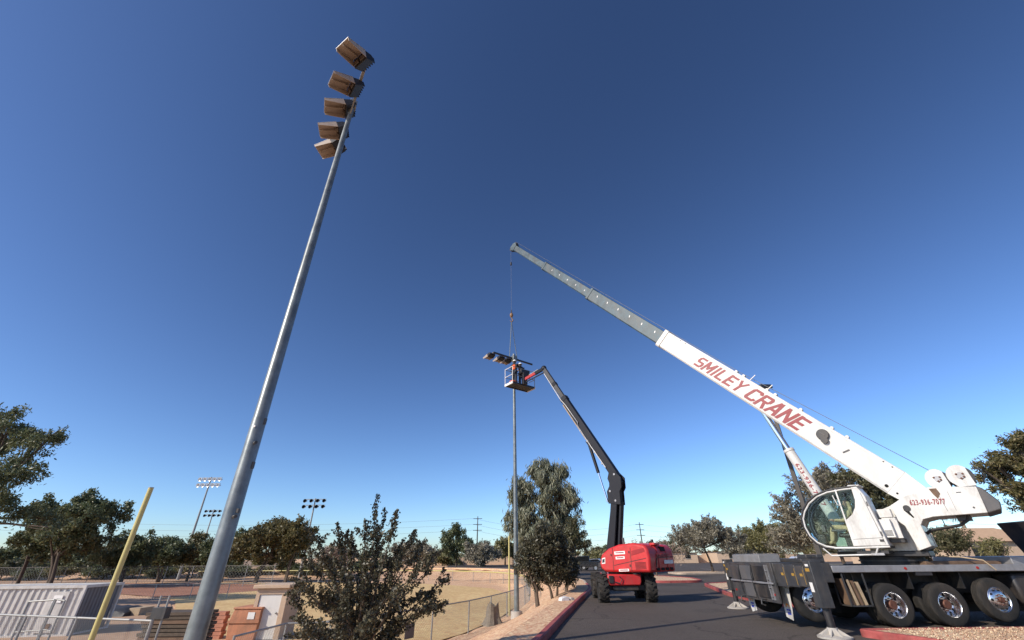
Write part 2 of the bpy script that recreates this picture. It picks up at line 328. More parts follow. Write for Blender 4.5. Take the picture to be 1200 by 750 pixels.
def hgt(x, y):
    d = kerb_dist(x, y); t = np.clip((d - .3) / 5.2, 0, 1); s = t * t * (3 - 2 * t)
    h = np.where(d < .2, -.06, .13 + s * (FIELD - .13))
    amp = .03 * np.clip((d - .3) / 1.5, 0, 1)
    return h + amp * (np.sin(x * 1.9 + 1.3 * np.sin(y * .8)) * np.cos(y * 1.4 + x * .5))
def gh(x, y): return float(hgt(np.array(x), np.array(y)))
def axis(lo, flo, fhi, hi, fine, grow=1.25):
    a = list(np.arange(flo, fhi, fine)); s = fine; p = fhi
    while p < hi: a.append(p); s *= grow; p += s
    a.append(hi); s = fine; p = flo - fine; pre = []
    while p > lo: pre.append(p); s *= grow; p -= s
    return np.array([lo] + pre[::-1] + a)
xs = axis(-3000, -20, 9, 3000, .3); ys = axis(-200, 2, 60, 4500, .4)
X, Y = np.meshgrid(xs, ys); Z = hgt(X, Y)
nx, ny = len(xs), len(ys)
idx = np.arange(nx * ny).reshape(ny, nx)
quads = np.stack([idx[:-1, :-1], idx[:-1, 1:], idx[1:, 1:], idx[1:, :-1]], -1).reshape(-1, 4)
def np_mesh(name, V, Q):
    me = bpy.data.meshes.new(name); k = Q.shape[1]
    me.vertices.add(len(V)); me.vertices.foreach_set('co', np.ascontiguousarray(V, dtype=np.float32).ravel())
    me.loops.add(Q.size); me.loops.foreach_set('vertex_index', np.ascontiguousarray(Q, dtype=np.int32).ravel())
    me.polygons.add(len(Q)); me.polygons.foreach_set('loop_start', np.arange(0, Q.size, k, dtype=np.int32)); me.update(calc_edges=True); return me
me = np_mesh('ground', np.stack([X, Y, Z], -1).reshape(-1, 3), quads); me.shade_smooth()
link('ground', me, 'bank', kind='structure')

def sheet(name, poly, z, m, **k):
    return MB().add([(x, y, z if not callable(z) else z(x, y)) for x, y in poly], [tuple(range(len(poly)))]).build(name, m, ang=0, recalc=False, kind='structure', **k)
# asphalt: right of the kerb, a road that opens into a parking lot
apoly = [(p.x + .02, p.y) for p in KP if p.y <= 91] + [(-17, 128), (150, 128), (150, -12)]
sheet('asphalt_road', apoly, 0, 'asphalt')
sheet('far_dirt', [(-600, 130), (600, 130), (600, 800), (-600, 800)], .0, 'dirt')
# dormant outfield grass, warning track, clay
sheet('field_grass', [(-13, 21), (-3.9, 20.6), (-2.4, 24), (-.9, 29.5), (.1, 36), (.1, 44), (-2.5, 56), (-10, 66), (-24, 73), (-46, 76), (-46, 58), (-30, 44), (-20, 30)], FIELD + .045, 'grass')
sheet('infield_clay', [(-100, 56), (-47, 56), (-33, 47), (-29, 56), (-36, 70), (-50, 76), (-110, 82)], FIELD + .05, 'clay')
sheet('far_grass', [(-120, 84), (-30, 80), (-22, 88), (-40, 96), (-120, 98)], FIELD + .045, 'track')
sheet('dirt_yard', [(-40, 4), (-11, 4), (-9, 12), (-11, 21), (-20, 30), (-32, 46), (-60, 46)], FIELD + .055, 'track')

def strip(name, pts, wd, z0, z1, m, side=1, parent=None, **k):
    """a kerb: rounded box section swept along a line; wd to the left side"""
    mb = MB(); pts = [Vector((p[0], p[1])) for p in pts]; n = len(pts); vv = []
    prof = [(0, z0), (0, z1 - .03), (.03, z1), (wd - .02, z1), (wd, z1 - .02), (wd, z0)]
    for i, p in enumerate(pts):
        t = (pts[min(i + 1, n - 1)] - pts[max(i - 1, 0)]).normalized(); nn = Vector((-t.y, t.x)) * side
        vv += [(p.x + nn.x * a, p.y + nn.y * a, b) for a, b in prof]
    q = len(prof); ff = [(i * q + j, i * q + (j + 1) % q, (i + 1) * q + (j + 1) % q, (i + 1) * q + j) for i in range(n - 1) for j in range(q)]
    ff += [tuple(range(q)), tuple((n - 1) * q + j for j in range(q))]
    return mb.add(vv, ff).build(name, m, parent, ang=40, **k)
rk = [p for p in KP if p.y < 33.2]; bk = [p for p in KP if 33 < p.y < 95]
def kerb_line(pts, mm, zt):
    d = []
    for a, b in zip(pts[:-1], pts[1:]):
        k = max(1, int((b - a).length / .25)); d += [a.lerp(b, i / k) for i in range(k)]
    d.append(pts[-1])
    for i in range(0, len(d) - 3, 12):
        seg = d[i:i + 13]; seg = list(seg)
        if len(seg) > 2: e = (seg[-1] - seg[-2]).normalized(); seg[-1] = seg[-1] - e * .012
        strip('kerb', seg, .17, -.08, zt + random.Random(i).uniform(-.004, .004), mm, kind='structure')
kerb_line(rk, 'kerb_red', .16); kerb_line(bk, 'kerb', .155)

# compacted granite right behind the kerb
_off = []
for i, p in enumerate(KP):
    t = (KP[min(i + 1, len(KP) - 1)] - KP[max(i - 1, 0)]).normalized(); _off.append(p + Vector((-t.y, t.x)) * .15)
strip('bank_edge', [p for p in _off if p.y < 95], .75, -.1, .142, 'bank', kind='structure')

def island(poly, name_m='gravel', kerbm='kerb_red', zt=.15):
    c = Vector((sum(p[0] for p in poly) / len(poly), sum(p[1] for p in poly) / len(poly)))
    per = [Vector(p) for p in poly] + [Vector(poly[0])]
    dense = []
    for a, b in zip(per[:-1], per[1:]):
        k = max(1, int((b - a).length / 2)); dense += [a.lerp(b, i / k) for i in range(k)]
    dense.append(per[-1])
    strip('kerb', dense, .16, -.08, zt, kerbm, 1, kind='structure')
    inn = [Vector(p) + (c - Vector(p)).normalized() * .12 for p in poly]
    # a gently crowned gravel bed
    mb = MB(); n = len(inn); vv = [(p.x, p.y, zt - .03) for p in inn] + [((p.x + c.x) / 2, (p.y + c.y) / 2, zt + .03) for p in inn] + [(c.x, c.y, zt + .05)]
    mb.add(vv, [(i, (i + 1) % n, n + (i + 1) % n, n + i) for i in range(n)] + [(n + i, n + (i + 1) % n, 2 * n) for i in range(n)])
    mb.build('gravel_bed', name_m, ang=60, kind='structure')
def rnd_corner(poly, r=.6, k=4):
    out = []; n = len(poly)
    for i in range(n):
        p = Vector(poly[i]); a = Vector(poly[i - 1]); b = Vector(poly[(i + 1) % n])
        pa = p + (a - p).normalized() * min(r, (a - p).length * .45); pb = p + (b - p).normalized() * min(r, (b - p).length * .45)
        for j in range(k + 1): t = j / k; out.append(((1 - t) ** 2 * pa + 2 * t * (1 - t) * p + t * t * pb))
    return [(p.x, p.y) for p in out]
island(rnd_corner([(8.35, 11.75), (10.5, 6), (24, 4), (24, 12.42), (8.1, 12.42)], .45))       # near island, in front of the crane
island(rnd_corner([(10.0, 19.2), (10.35, 23.8), (12.4, 32.0), (15.5, 33.5), (24, 33), (24, 18.2), (12, 17.6)], .8))
island(rnd_corner([(10.2, 35.4), (9.4, 40.5), (9.9, 46), (12.5, 46.5), (14.4, 40), (13.6, 35.6)], 1.0))
island(rnd_corner([(17, 50.5), (17, 54), (44, 60), (46, 56)], .8), kerbm='kerb')
for k in range(7):
    x = 16 + k * 5.4; sheet('parking_line', [(x, 66), (x + .12, 66), (x + .9, 72), (x + .78, 72)], .006, 'paintline')
sheet('parking_line', [(12.5, 58), (15.5, 58.2), (15.5, 58.5), (12.5, 58.3)], .006, 'paintline')

# ------------------------------------------------------------------ trees
def leaves_mesh(name, P, A, B):
    """P centres, A half-length, B half-width vectors -> rhombic leaves"""
    n = len(P); V = np.empty((n, 4, 3)); V[:, 0] = P - A; V[:, 1] = P + B - A * .1; V[:, 2] = P + A; V[:, 3] = P - B - A * .1
    return np_mesh(name, V.reshape(-1, 3), np.arange(n * 4).reshape(-1, 4))
def crown_np(rng, twigs, nleaf, size, spread, droop=0., aspect=.45):
    """leaves scattered round twig segments (p0, p1)"""
    T = np.array(twigs); ln = np.linalg.norm(T[:, 1] - T[:, 0], axis=1); pr = ln / ln.sum()
    k = rng.choice(len(T), nleaf, p=pr); t = rng.random(nleaf) ** .8
    P = T[k, 0] + (T[k, 1] - T[k, 0]) * t[:, None]
    P = P + rng.normal(0, 1, (nleaf, 3)) * (spread * (1.15 - .75 * t))[:, None]
    D = rng.normal(0, 1, (nleaf, 3)); D /= np.linalg.norm(D, axis=1)[:, None]
    dirn = (T[k, 1] - T[k, 0]) / np.maximum(ln[k], 1e-3)[:, None]
    D = D + dirn * .5 + np.array([0, 0, -droop]); D /= np.linalg.norm(D, axis=1)[:, None]
    Q = rng.normal(0, 1, (nleaf, 3)); Q = np.cross(D, Q); Q /= np.linalg.norm(Q, axis=1)[:, None]
    s = size * (.6 + .8 * rng.random(nleaf))
    return P, D * s[:, None] * .5, Q * (s * aspect * .5)[:, None]
def tree(name, label, base, lobes, leafm, barkm='bark', nleaf=5000, size=.2, seed=0, tr=.16, fork=.4, ntw=90, tw=.9, spread=.22, droop=0., aspect=.45, stems=1, lean=(0, 0), group='trees around the field', inner=.35, upw=.25, cat='tree', dead=0):
    """lobes: (x, y, z, rx, ry, rz) from the base"""
    rng = np.random.default_rng(seed); rd = random.Random(seed); tr *= .75
    root = thing(name, label, cat, base, 0, group)
    vol = np.array([l[3] * l[4] * l[5] for l in lobes]) ** .75; vol /= vol.sum()
    low = min(l[2] - l[5] for l in lobes); fz = max(.25, low + (np.mean([l[2] for l in lobes]) - low) * fork)
    wood = MB(); twigs = []
    forks = []
    for s in range(stems):
        a = rd.uniform(0, 2 * PI); ox = .12 * (stems > 1) * math.cos(a); oy = .12 * (stems > 1) * math.sin(a)
        fx, fy = lean[0] + ox * 4, lean[1] + oy * 4
        wood.tube([(ox, oy, -.15), (ox * 1.2 + fx * .1, oy * 1.2 + fy * .1, fz * .35), (fx * .55 + rd.uniform(-.06, .06), fy * .55, fz * .7), (fx, fy, fz)], [tr * 1.35, tr, tr * .85, tr * .72], 8, False)
        forks.append(Vector((fx, fy, fz)))
    for li, l in enumerate(lobes):
        f = forks[li % len(forks)]; c = Vector(l[:3])
        mid = f.lerp(c, .5) + Vector((rd.uniform(-.2, .2), rd.uniform(-.2, .2), rd.uniform(0, .25))) * l[3] * .5
        wood.tube([f - Vector((0, 0, .1)), mid, c, c + (c - mid) * .12], [tr * .6, tr * .42, tr * .26, tr * .1], 6, False)
        m = max(3, int(ntw * vol[li]))
        for _ in range(m):
            d = rng.normal(0, 1, 3); d[2] += upw; d /= np.linalg.norm(d)
            rr = inner + (1 - inner) * rng.random() ** .55
            e = Vector((c.x + d[0] * l[3] * rr, c.y + d[1] * l[4] * rr, c.z + d[2] * l[5] * rr))
            out = Vector((d[0], d[1], d[2] * .6 + upw - droop * .7)).normalized()
            L = tw * rd.uniform(.6, 1.35) * min(1.3, (l[3] + l[4] + l[5]) / 3)
            p0 = e - out * L * .55; p1 = e + out * L * .45
            twigs.append((tuple(p0), tuple(p1)))
            if rd.random() < .8:
                wood.tube([mid.lerp(c, rd.random()), (p0 + c * .35) / 1.35 if dead else p0.lerp(c, .25), p0.lerp(p1, .8)], [tr * .16, tr * .1, tr * .03], 4, False)
    wood.build('trunk', barkm, root, ang=60, recalc=False)
    P, A, B = crown_np(rng, twigs, int(nleaf * 1.9), size * 1.15, spread * 1.15, droop, aspect)
    ob = link('crown', leaves_mesh('crown', P, A, B), leafm, root)
    return root
def lobes_for(rd, wd, z0, z1, n=6, flat=.8):
    """a broken crown: one core lobe and uneven side lobes"""
    H = z1 - z0; out = [(0, 0, z0 + H * .5, wd * .30, wd * .30, H * .38)]
    for i in range(n):
        a = 2 * PI * i / n + rd.uniform(-.4, .4); q = rd.uniform(.28, .42) * wd; zz = z0 + H * rd.uniform(.3, .72)
        s = rd.uniform(.16, .26) * wd; out.append((q * math.cos(a), q * math.sin(a), zz, s, s, min(s * flat, (z1 - zz) * .95, )))
    for i in range(2):
        a = rd.uniform(0, 2 * PI); s = rd.uniform(.14, .2) * wd; out.append((rd.uniform(.05, .18) * wd * math.cos(a), rd.uniform(.05, .18) * wd * math.sin(a), z1 - s * .9, s, s, s * .9))
    return out
def tree_px(name, label, u, vtop, vbot, wpx, y, leafm, seed, gzv=None, n=6, **k):
    rd = random.Random(seed * 7 + 1)
    pt = aty(u, vtop, y); x = pt.x
    g = gh(x, y) if gzv is None else gzv
    if g < 0 and g > -.2: g = 0
    zb = (aty(u, vbot, y).z - g) * .75; zt = pt.z - g
    wd = abs(aty(u + wpx / 2, (vtop + vbot) / 2, y).x - aty(u - wpx / 2, (vtop + vbot) / 2, y).x)
    return tree(name, label, (x, y, g), lobes_for(rd, wd, max(zb, .4), zt, n), leafm, seed=seed, **k)

G1, G2 = 'trees along the far side of the ball field', 'trees around the parking lot'
# the big tree at the left edge
y = 36; b = gz(-40, 690, FIELD); bx = aty(-35, 600, y).x
def lob(u, v, ru, rv, y, dy=0, base=(0, 0, 0), ry=None):
    p = aty(u, v, y + dy); q = aty(u + ru, v, y + dy); s = aty(u, v - rv, y + dy)
    rx = abs(q.x - p.x); return (p.x - base[0], p.y - base[1], p.z - base[2], rx, ry or rx, abs(s.z - p.z))
bs = (bx, y, FIELD)
tree('eucalyptus_tree', 'tall dark eucalyptus with ragged clumps overhanging the white shipping container', bs,
     [lob(5, 505, 22, 22, y, 0, bs), lob(45, 518, 26, 14, y, 0, bs), lob(-40, 520, 40, 40, y, 1, bs), lob(10, 560, 28, 24, y, -1, bs), lob(5, 598, 20, 16, y, 0, bs), lob(45, 607, 22, 15, y, 1, bs), lob(-50, 590, 40, 35, y, 0, bs), lob(18, 485, 12, 10, y, 0, bs), lob(62, 510, 12, 8, y, 0, bs), lob(28, 536, 14, 12, y, 0, bs), lob(58, 618, 12, 9, y, 0, bs)],
     'leaf_euc', nleaf=14000, size=.26, seed=3, tr=.26, ntw=240, tw=.55, spread=.3, droop=.5, aspect=.32, fork=.2, group=None)
tree_px('eucalyptus_tree', 'broad bushy eucalyptus with leaning trunks behind the container roof', 108, 576, 668, 92, 62, 'leaf_euc', 11, nleaf=14000, size=.33, ntw=170, tw=.7, spread=.36, tr=.28, droop=.3, stems=3, lean=(-.8, 0), group=G1, fork=.2)
tree_px('eucalyptus_tree', 'low dark tree filling the gap beside the overhanging eucalyptus', 62, 602, 664, 50, 66, 'leaf_euc', 12, nleaf=5000, size=.34, ntw=90, tw=.6, spread=.36, tr=.22, stems=2, group=G1)
for i, (u, vt, vb, wp, y, lm) in enumerate([(165, 622, 668, 62, 72, 'leaf_euc'), (203, 630, 668, 50, 80, 'leaf_euc'), (236, 624, 668, 50, 84, 'leaf_brown'), (276, 622, 668, 58, 78, 'leaf_euc')]):
    tree_px('field_tree', ['dark round tree behind the yellow foul pole', 'small dark tree under the tall field light cluster', 'bronze green tree under the smaller field light cluster', 'dark tree showing beside the thick grey light pole'][i], u, vt, vb, wp, y, lm, 20 + i, nleaf=5500, size=.36, ntw=90, tw=.6, spread=.38, tr=.22, stems=2, lean=(-.5, 0), group=G1)
tree_px('field_tree', 'large spreading bronze green tree with forked leaning trunk beyond the infield', 318, 606, 664, 78, 74, 'leaf_brown', 31, nleaf=8000, size=.36, ntw=120, tw=.65, spread=.36, tr=.26, stems=2, group=G1, lean=(1.2, 0), droop=.3)
tree_px('field_tree', 'bronze green tree touching the largest field tree beside a light pole', 350, 608, 664, 48, 73, 'leaf_brown', 32, nleaf=5500, size=.36, ntw=80, tw=.65, spread=.34, tr=.22, stems=2, group=G1, droop=.3)
tree_px('field_tree', 'far dark bushy tree beyond the container roof', 14, 640, 664, 34, 120, 'leaf_euc', 33, nleaf=3000, size=.5, ntw=50, tw=.8, spread=.5, tr=.3, group=G1)
tree_px('dry_shrub', 'leafless pinkish shrub near the foot of a field light pole', 392, 640, 664, 44, 88, 'leaf_dry', 34, nleaf=2600, size=.3, ntw=80, tw=.9, spread=.5, tr=.14, stems=3, group=G1, cat='shrub')
for i, (u, vt, vb, wp, y, lm, lab) in enumerate([
        (488, 633, 664, 52, 100, 'leaf_grey', 'grey olive bush showing past the dark young oak'),
        (537, 615, 664, 36, 108, 'leaf_euc', 'upright dark green tree beside a far power pole'),
        (566, 637, 662, 46, 104, 'leaf_grey', 'small rounded grey green tree before the power pole'),
        (592, 631, 658, 44, 122, 'leaf_olive', 'pale olive green tree behind the thin yellow foul pole'),
        (706, 648, 660, 46, 112, 'leaf_olive', 'low far trees behind the parked dark car'),
        (520, 645, 664, 40, 125, 'leaf_olive', 'low olive scrub at the field corner')]):
    tree_px('far_tree', lab, u, vt, vb, wp, y, M[lm], 40 + i, nleaf=4200, size=.42, ntw=80, tw=.7, spread=.42, tr=.22, group=G2)
# the tall weeping tree and the row of young trees on the bank
bs = (aty(645, 640, 50).x, 50, gh(aty(645, 640, 50).x, 50))
tree('willow_acacia_tree', 'tall weeping grey green tree rising behind the young bank trees', bs,
     [lob(640, 560, 24, 14, 50, 0, bs), lob(615, 582, 18, 18, 50, 0, bs), lob(652, 585, 22, 24, 50, -1, bs), lob(672, 592, 10, 12, 50, 0, bs), lob(603, 575, 10, 16, 50, 0, bs), lob(625, 620, 28, 24, 50, 0, bs), lob(655, 625, 24, 22, 50, 1, bs), lob(632, 549, 12, 8, 50, 0, bs), lob(657, 553, 12, 8, 50, 0, bs), lob(602, 610, 9, 22, 50, 0, bs)],
     'leaf_weep', nleaf=15000, size=.42, seed=51, tr=.26, ntw=260, tw=.7, spread=.3, droop=1.3, aspect=.2, fork=.15, group=None)
bs = (aty(672, 640, 42).x, 42.6, 0.0); bs = (bs[0], bs[1], gh(bs[0] - 2, bs[1])); bs = (bs[0] - 2, bs[1], bs[2])
tree('mesquite_tree', 'dark spiky mesquite spreading behind the weeping tree near the parked car', bs,
     [lob(672, 628, 14, 12, 42, 0, bs), lob(684, 640, 10, 8, 42, 0, bs), lob(662, 640, 14, 14, 42, 0, bs), lob(676, 616, 10, 8, 42, 0, bs), lob(655, 655, 16, 10, 42, 0, bs)],
     'leaf_mesq', nleaf=5200, size=.22, seed=52, tr=.15, ntw=110, tw=.85, spread=.16, aspect=.25, group=None, upw=.5)
GB = 'young trees planted on the dirt bank'
def bank_tree(u, vb, z, lobs, seed, label, n=7000, tr=.09):
    p = gz(u, vb, z); g = gh(p.x, p.y); bs = (p.x, p.y, g)
    return tree('young_tree', label, bs, [lob(*l, p.y, 0, bs) for l in lobs], 'leaf_oak', nleaf=n, size=.13, seed=seed, tr=tr, ntw=170, tw=.9, spread=.13, group=GB, upw=.5, stems=2, fork=.25, aspect=.4)
bank_tree(633, 714, -.55, [(636, 650, 24, 26), (625, 672, 18, 16), (652, 668, 20, 18), (645, 632, 16, 16), (618, 655, 12, 16), (660, 648, 12, 16)], 53, 'young dark tree with bare forked trunk beside the central light pole', 9000, .10)
bank_tree(650, 704, -.4, [(655, 662, 16, 16), (664, 676, 10, 10), (648, 672, 12, 12)], 54, 'second young tree of the bank row, half hidden by its neighbour', 4000)
bank_tree(662, 697, -.25, [(668, 668, 12, 12), (660, 660, 12, 12)], 55, 'smallest young tree of the bank row, nearest the lift', 3000)
# big dark young oak near the grey pole: sprays of leafy twigs
def oak():
    rng = np.random.default_rng(61); rd = random.Random(61); y = 9.6
    p = aty(425, 700, y); g = gh(p.x, y); root = thing('oak_tree', 'dark small-leaved young oak with spiky upright sprays beside the beige shed', 'tree', (p.x, y, g))
    wood = MB(); twigs = []
    B = Vector((0, 0, .35))
    wood.tube([(0, 0, -.1), (.02, 0, .2), (0, .02, .6)], [.09, .07, .065], 10, False)
    tips = [(395, 612, 0), (412, 622, .3), (370, 628, .2), (440, 590, 0), (452, 600, .2), (466, 597, -.3), (428, 608, -.2), (474, 630, .3), (486, 622, 0), (500, 632, .2), (512, 640, -.2), (355, 655, .3), (342, 676, -.3), (340, 700, .2), (345, 725, 0), (350, 745, .3), (362, 760, -.3), (527, 676, .1), (505, 668, .4), (512, 700, -.1), (525, 705, .2), (490, 700, .4), (480, 725, 0), (468, 738, .4), (455, 750, 0), (440, 765, .3), (400, 640, .6), (430, 650, -.7), (450, 660, .8), (410, 680, -.8), (385, 690, .9), (470, 690, -.8), (425, 700, .9), (395, 720, -.9), (430, 730, -.9), (375, 740, .9), (410, 755, -.8), (360, 690, -.7), (446, 640, .7), (380, 655, -.7), (462, 655, .2), (378, 708, 0), (445, 705, .3), (420, 668, .1)]
    for u, v, dy in tips:
        e = aty(u, v, y + dy * 1.2) - Vector((p.x, y, g)); s = B + Vector((0, 0, rd.uniform(.1, .8)))
        mid = s.lerp(e, .5) + Vector((rd.uniform(-.1, .1), rd.uniform(-.1, .1), rd.uniform(-.05, .22)))
        wood.tube([s, mid, e], [.028, .016, .004], 5, False)
        twigs.append((tuple(s.lerp(mid, .7)), tuple(mid))); twigs.append((tuple(mid), tuple(e)))
        for _ in range(8):
            t = rd.uniform(.25, .95); q = mid.lerp(e, t) if rd.random() < .7 else s.lerp(mid, .4 + t * .6)
            d = ((e - s).normalized() * .9 + Vector((rng.normal(), rng.normal(), rng.normal() + .2)) * .55).normalized()
            L = rd.uniform(.14, .42); twigs.append((tuple(q), tuple(q + d * L)))
            wood.tube([q, q + d * L * 1.05], [.006, .002], 3, False)
    wood.build('trunk', 'bark', root, recalc=False)
    P, A, Bv = crown_np(rng, twigs, 25000, .060, .045, 0, .55)
    link('crown', leaves_mesh('crown', P, A, Bv), M['leaf_oak'], root)
oak()
# trees round the parking lot and behind the crane
tree_px('desert_tree', 'rounded grey green tree with bare trunk beyond the red kerb', 822, 605, 652, 76, 53, 'leaf_grey', 71, gzv=.12, n=8, nleaf=9500, size=.24, ntw=200, tw=.85, spread=.17, tr=.16, aspect=.3, upw=.5, group=G2, lean=(-.5, 0))
tree_px('desert_tree', 'sparse bare-twigged tree behind the red lift', 764, 636, 664, 56, 44, 'leaf_dry', 72, gzv=.12, nleaf=1500, size=.16, ntw=90, tw=1.0, spread=.2, tr=.09, aspect=.25, upw=.6, group=G2, dead=1)
tree_px('desert_tree', 'small grey green tree beyond the parking lot', 862, 632, 660, 40, 76, 'leaf_grey', 73, gzv=0, nleaf=3500, size=.28, ntw=80, tw=.8, spread=.25, tr=.13, aspect=.3, upw=.5, group=G2)
tree_px('desert_tree', 'olive palo verde bush behind the carrier tail', 898, 612, 660, 78, 58, 'leaf_olive', 74, gzv=0, n=8, nleaf=8500, size=.26, ntw=190, tw=.8, spread=.2, tr=.15, aspect=.28, upw=.6, group=G2)
bs = (aty(975, 620, 31).x, 31, .12)
tree('desert_tree', 'large feathery grey green tree behind the crane cab', bs,
     [lob(960, 575, 26, 18, 31, 0, bs), lob(930, 600, 20, 18, 31, 0, bs), lob(985, 580, 20, 22, 31, 0, bs), lob(945, 628, 30, 20, 31, 0, bs), lob(975, 615, 24, 22, 31, 0, bs), lob(972, 556, 14, 10, 31, 0, bs), lob(915, 632, 16, 14, 31, 0, bs), lob(1000, 620, 20, 20, 31, 0, bs)],
     'leaf_grey', nleaf=15000, size=.2, seed=75, tr=.16, ntw=300, tw=1.0, spread=.14, aspect=.28, upw=.7, group=None, fork=.15)
bs = (aty(1030, 610, 27).x, 27, .12)
tree('desert_tree', 'dark dense tree showing under the crane boom behind the cab', bs,
     [lob(1010, 565, 18, 12, 27, 0, bs), lob(1040, 580, 22, 18, 27, 0, bs), lob(990, 560, 14, 8, 27, 0, bs), lob(1060, 600, 20, 18, 27, 0, bs), lob(1025, 610, 26, 22, 27, 0, bs)],
     'leaf_mesq', nleaf=9000, size=.17, seed=76, tr=.15, ntw=170, tw=.8, spread=.14, aspect=.35, upw=.5, group=None, fork=.2)
bs = (aty(1225, 600, 30).x, 30, 0)
tree('mesquite_tree', 'tall mesquite with layered olive clumps beyond the crane counterweight', bs,
     [lob(1195, 520, 16, 11, 30, 0, bs), lob(1160, 540, 18, 8, 30, 0, bs), lob(1200, 545, 24, 12, 30, 0, bs), lob(1170, 558, 20, 9, 30, 1, bs), lob(1195, 575, 20, 10, 30, 0, bs), lob(1230, 530, 30, 28, 30, 0, bs), lob(1198, 592, 14, 9, 30, 0, bs), lob(1178, 572, 16, 7, 30, 0, bs), lob(1235, 590, 26, 24, 30, 0, bs), lob(1150, 549, 9, 5, 30, 0, bs)],
     'leaf_brown', nleaf=15000, size=.19, seed=77, tr=.3, ntw=260, tw=.55, spread=.17, aspect=.35, droop=.3, group=None, fork=.2)
def lowshrub(u, v, ru, rv, y, seed, label, lm, n=2500):
    p = aty(u, v, y); bs = (p.x, y, .12 if y < 34 else 0)
    tree('desert_shrub', label, bs, [lob(u, v, ru, rv, y, 0, bs), lob(u - ru * .6, v + rv * .4, ru * .6, rv * .6, y, 0, bs), lob(u + ru * .6, v + rv * .4, ru * .6, rv * .6, y, 0, bs)], lm, nleaf=n, size=.12, seed=seed, tr=.05, ntw=80, tw=1.0, spread=.09, aspect=.3, upw=.8, stems=3, group='shrubs in the gravel island behind the crane', cat='shrub')
lowshrub(1115, 636, 20, 12, 21, 81, 'feathery dark shrub under the crane counterweight tail', 'leaf_mesq')
lowshrub(1072, 648, 16, 9, 20, 82, 'low dark shrub behind the crane turntable', 'leaf_mesq')
lowshrub(1165, 645, 14, 10, 24, 83, 'sparse twiggy shrub in front of the peach building', 'leaf_olive', 900)
# far belt of trees: three built once, the rest copies
belt = []
rdb = random.Random(99)
for k in range(3):
    belt.append(tree('belt_tree', 'far dark tree in the belt beyond the ball fields', (-150 + k * 9, 150, FIELD), lobes_for(rdb, 9, 1.2, 6.0 + k * .7, 7), ['leaf_euc', 'leaf_olive', 'leaf_mesq'][k], nleaf=2600, size=.6, seed=200 + k, tr=.25, ntw=70, tw=.6, spread=.55, group='far trees beyond the ball fields'))
for k in range(34):
    c = copy_tree(belt[k % 3]); x = -165 + k * 6.6 + rdb.uniform(-2, 2); yy = 150 + rdb.uniform(-8, 14) - (.25 * abs(x + 60) if x < -60 else 0)
    c.location = (x, yy, FIELD if x < -20 else 0); c.rotation_euler.z = rdb.uniform(0, 6); q = rdb.uniform(.6, 1.05); c.scale = (q * 1.2, q * 1.2, q * .85)
for k in range(16):
    c = copy_tree(belt[(k + 1) % 3]); c.location = (62 + k * 8 + rdb.uniform(-3, 3), 142 + rdb.uniform(-6, 12), 0); c.rotation_euler.z = rdb.uniform(0, 6); q = rdb.uniform(.5, .85); c.scale = (q, q, q * .85)
    for o_ in (c,): o_['label'] = 'far olive tree in the belt beyond the parking lot'; o_['group'] = 'far trees beyond the parking lot'
for k in range(26):
    c = copy_tree(belt[k % 3]); x = -128 + k * 4.1 + rdb.uniform(-1, 1); c.location = (x, 96 + .12 * (-x - 60) * -1 + rdb.uniform(-2, 4), FIELD); c.rotation_euler.z = rdb.uniform(0, 6); q = rdb.uniform(.4, .62); c.scale = (q * 1.3, q * 1.3, q * .75)
    c['label'] = 'low scrubby bush in the hedge behind the tall field fence'; c['group'] = 'hedge bushes behind the field fence'; c['category'] = 'shrub'; c.name = 'hedge_bush'
# fan palm
def palm(u, v, y, label):
    p = aty(u, v, y); root = thing('palm_tree', label, 'palm', (p.x, y, 0)); h = p.z
    MB().tube([(0, 0, -.1), (.1, 0, h * .5), (0, 0, h)], [.28, .2, .2], 8).build('trunk', 'palebark', root)
    rng = np.random.default_rng(5); n = 900; d = rng.normal(0, 1, (n, 3)); d /= np.linalg.norm(d, axis=1)[:, None]; d[:, 2] -= .25
    A = d * (.75 + .3 * rng.random((n, 1))); P = np.array([0, 0, h + .1]) + A * 1.05; Q = np.cross(A, rng.normal(0, 1, (n, 3))); Q /= np.linalg.norm(Q, axis=1)[:, None]
    link('crown', leaves_mesh('crown', P, A, Q * .05), M['leaf_brown'], root)
palm(1118, 594, 64, 'fan palm seen in the gap under the crane tail')

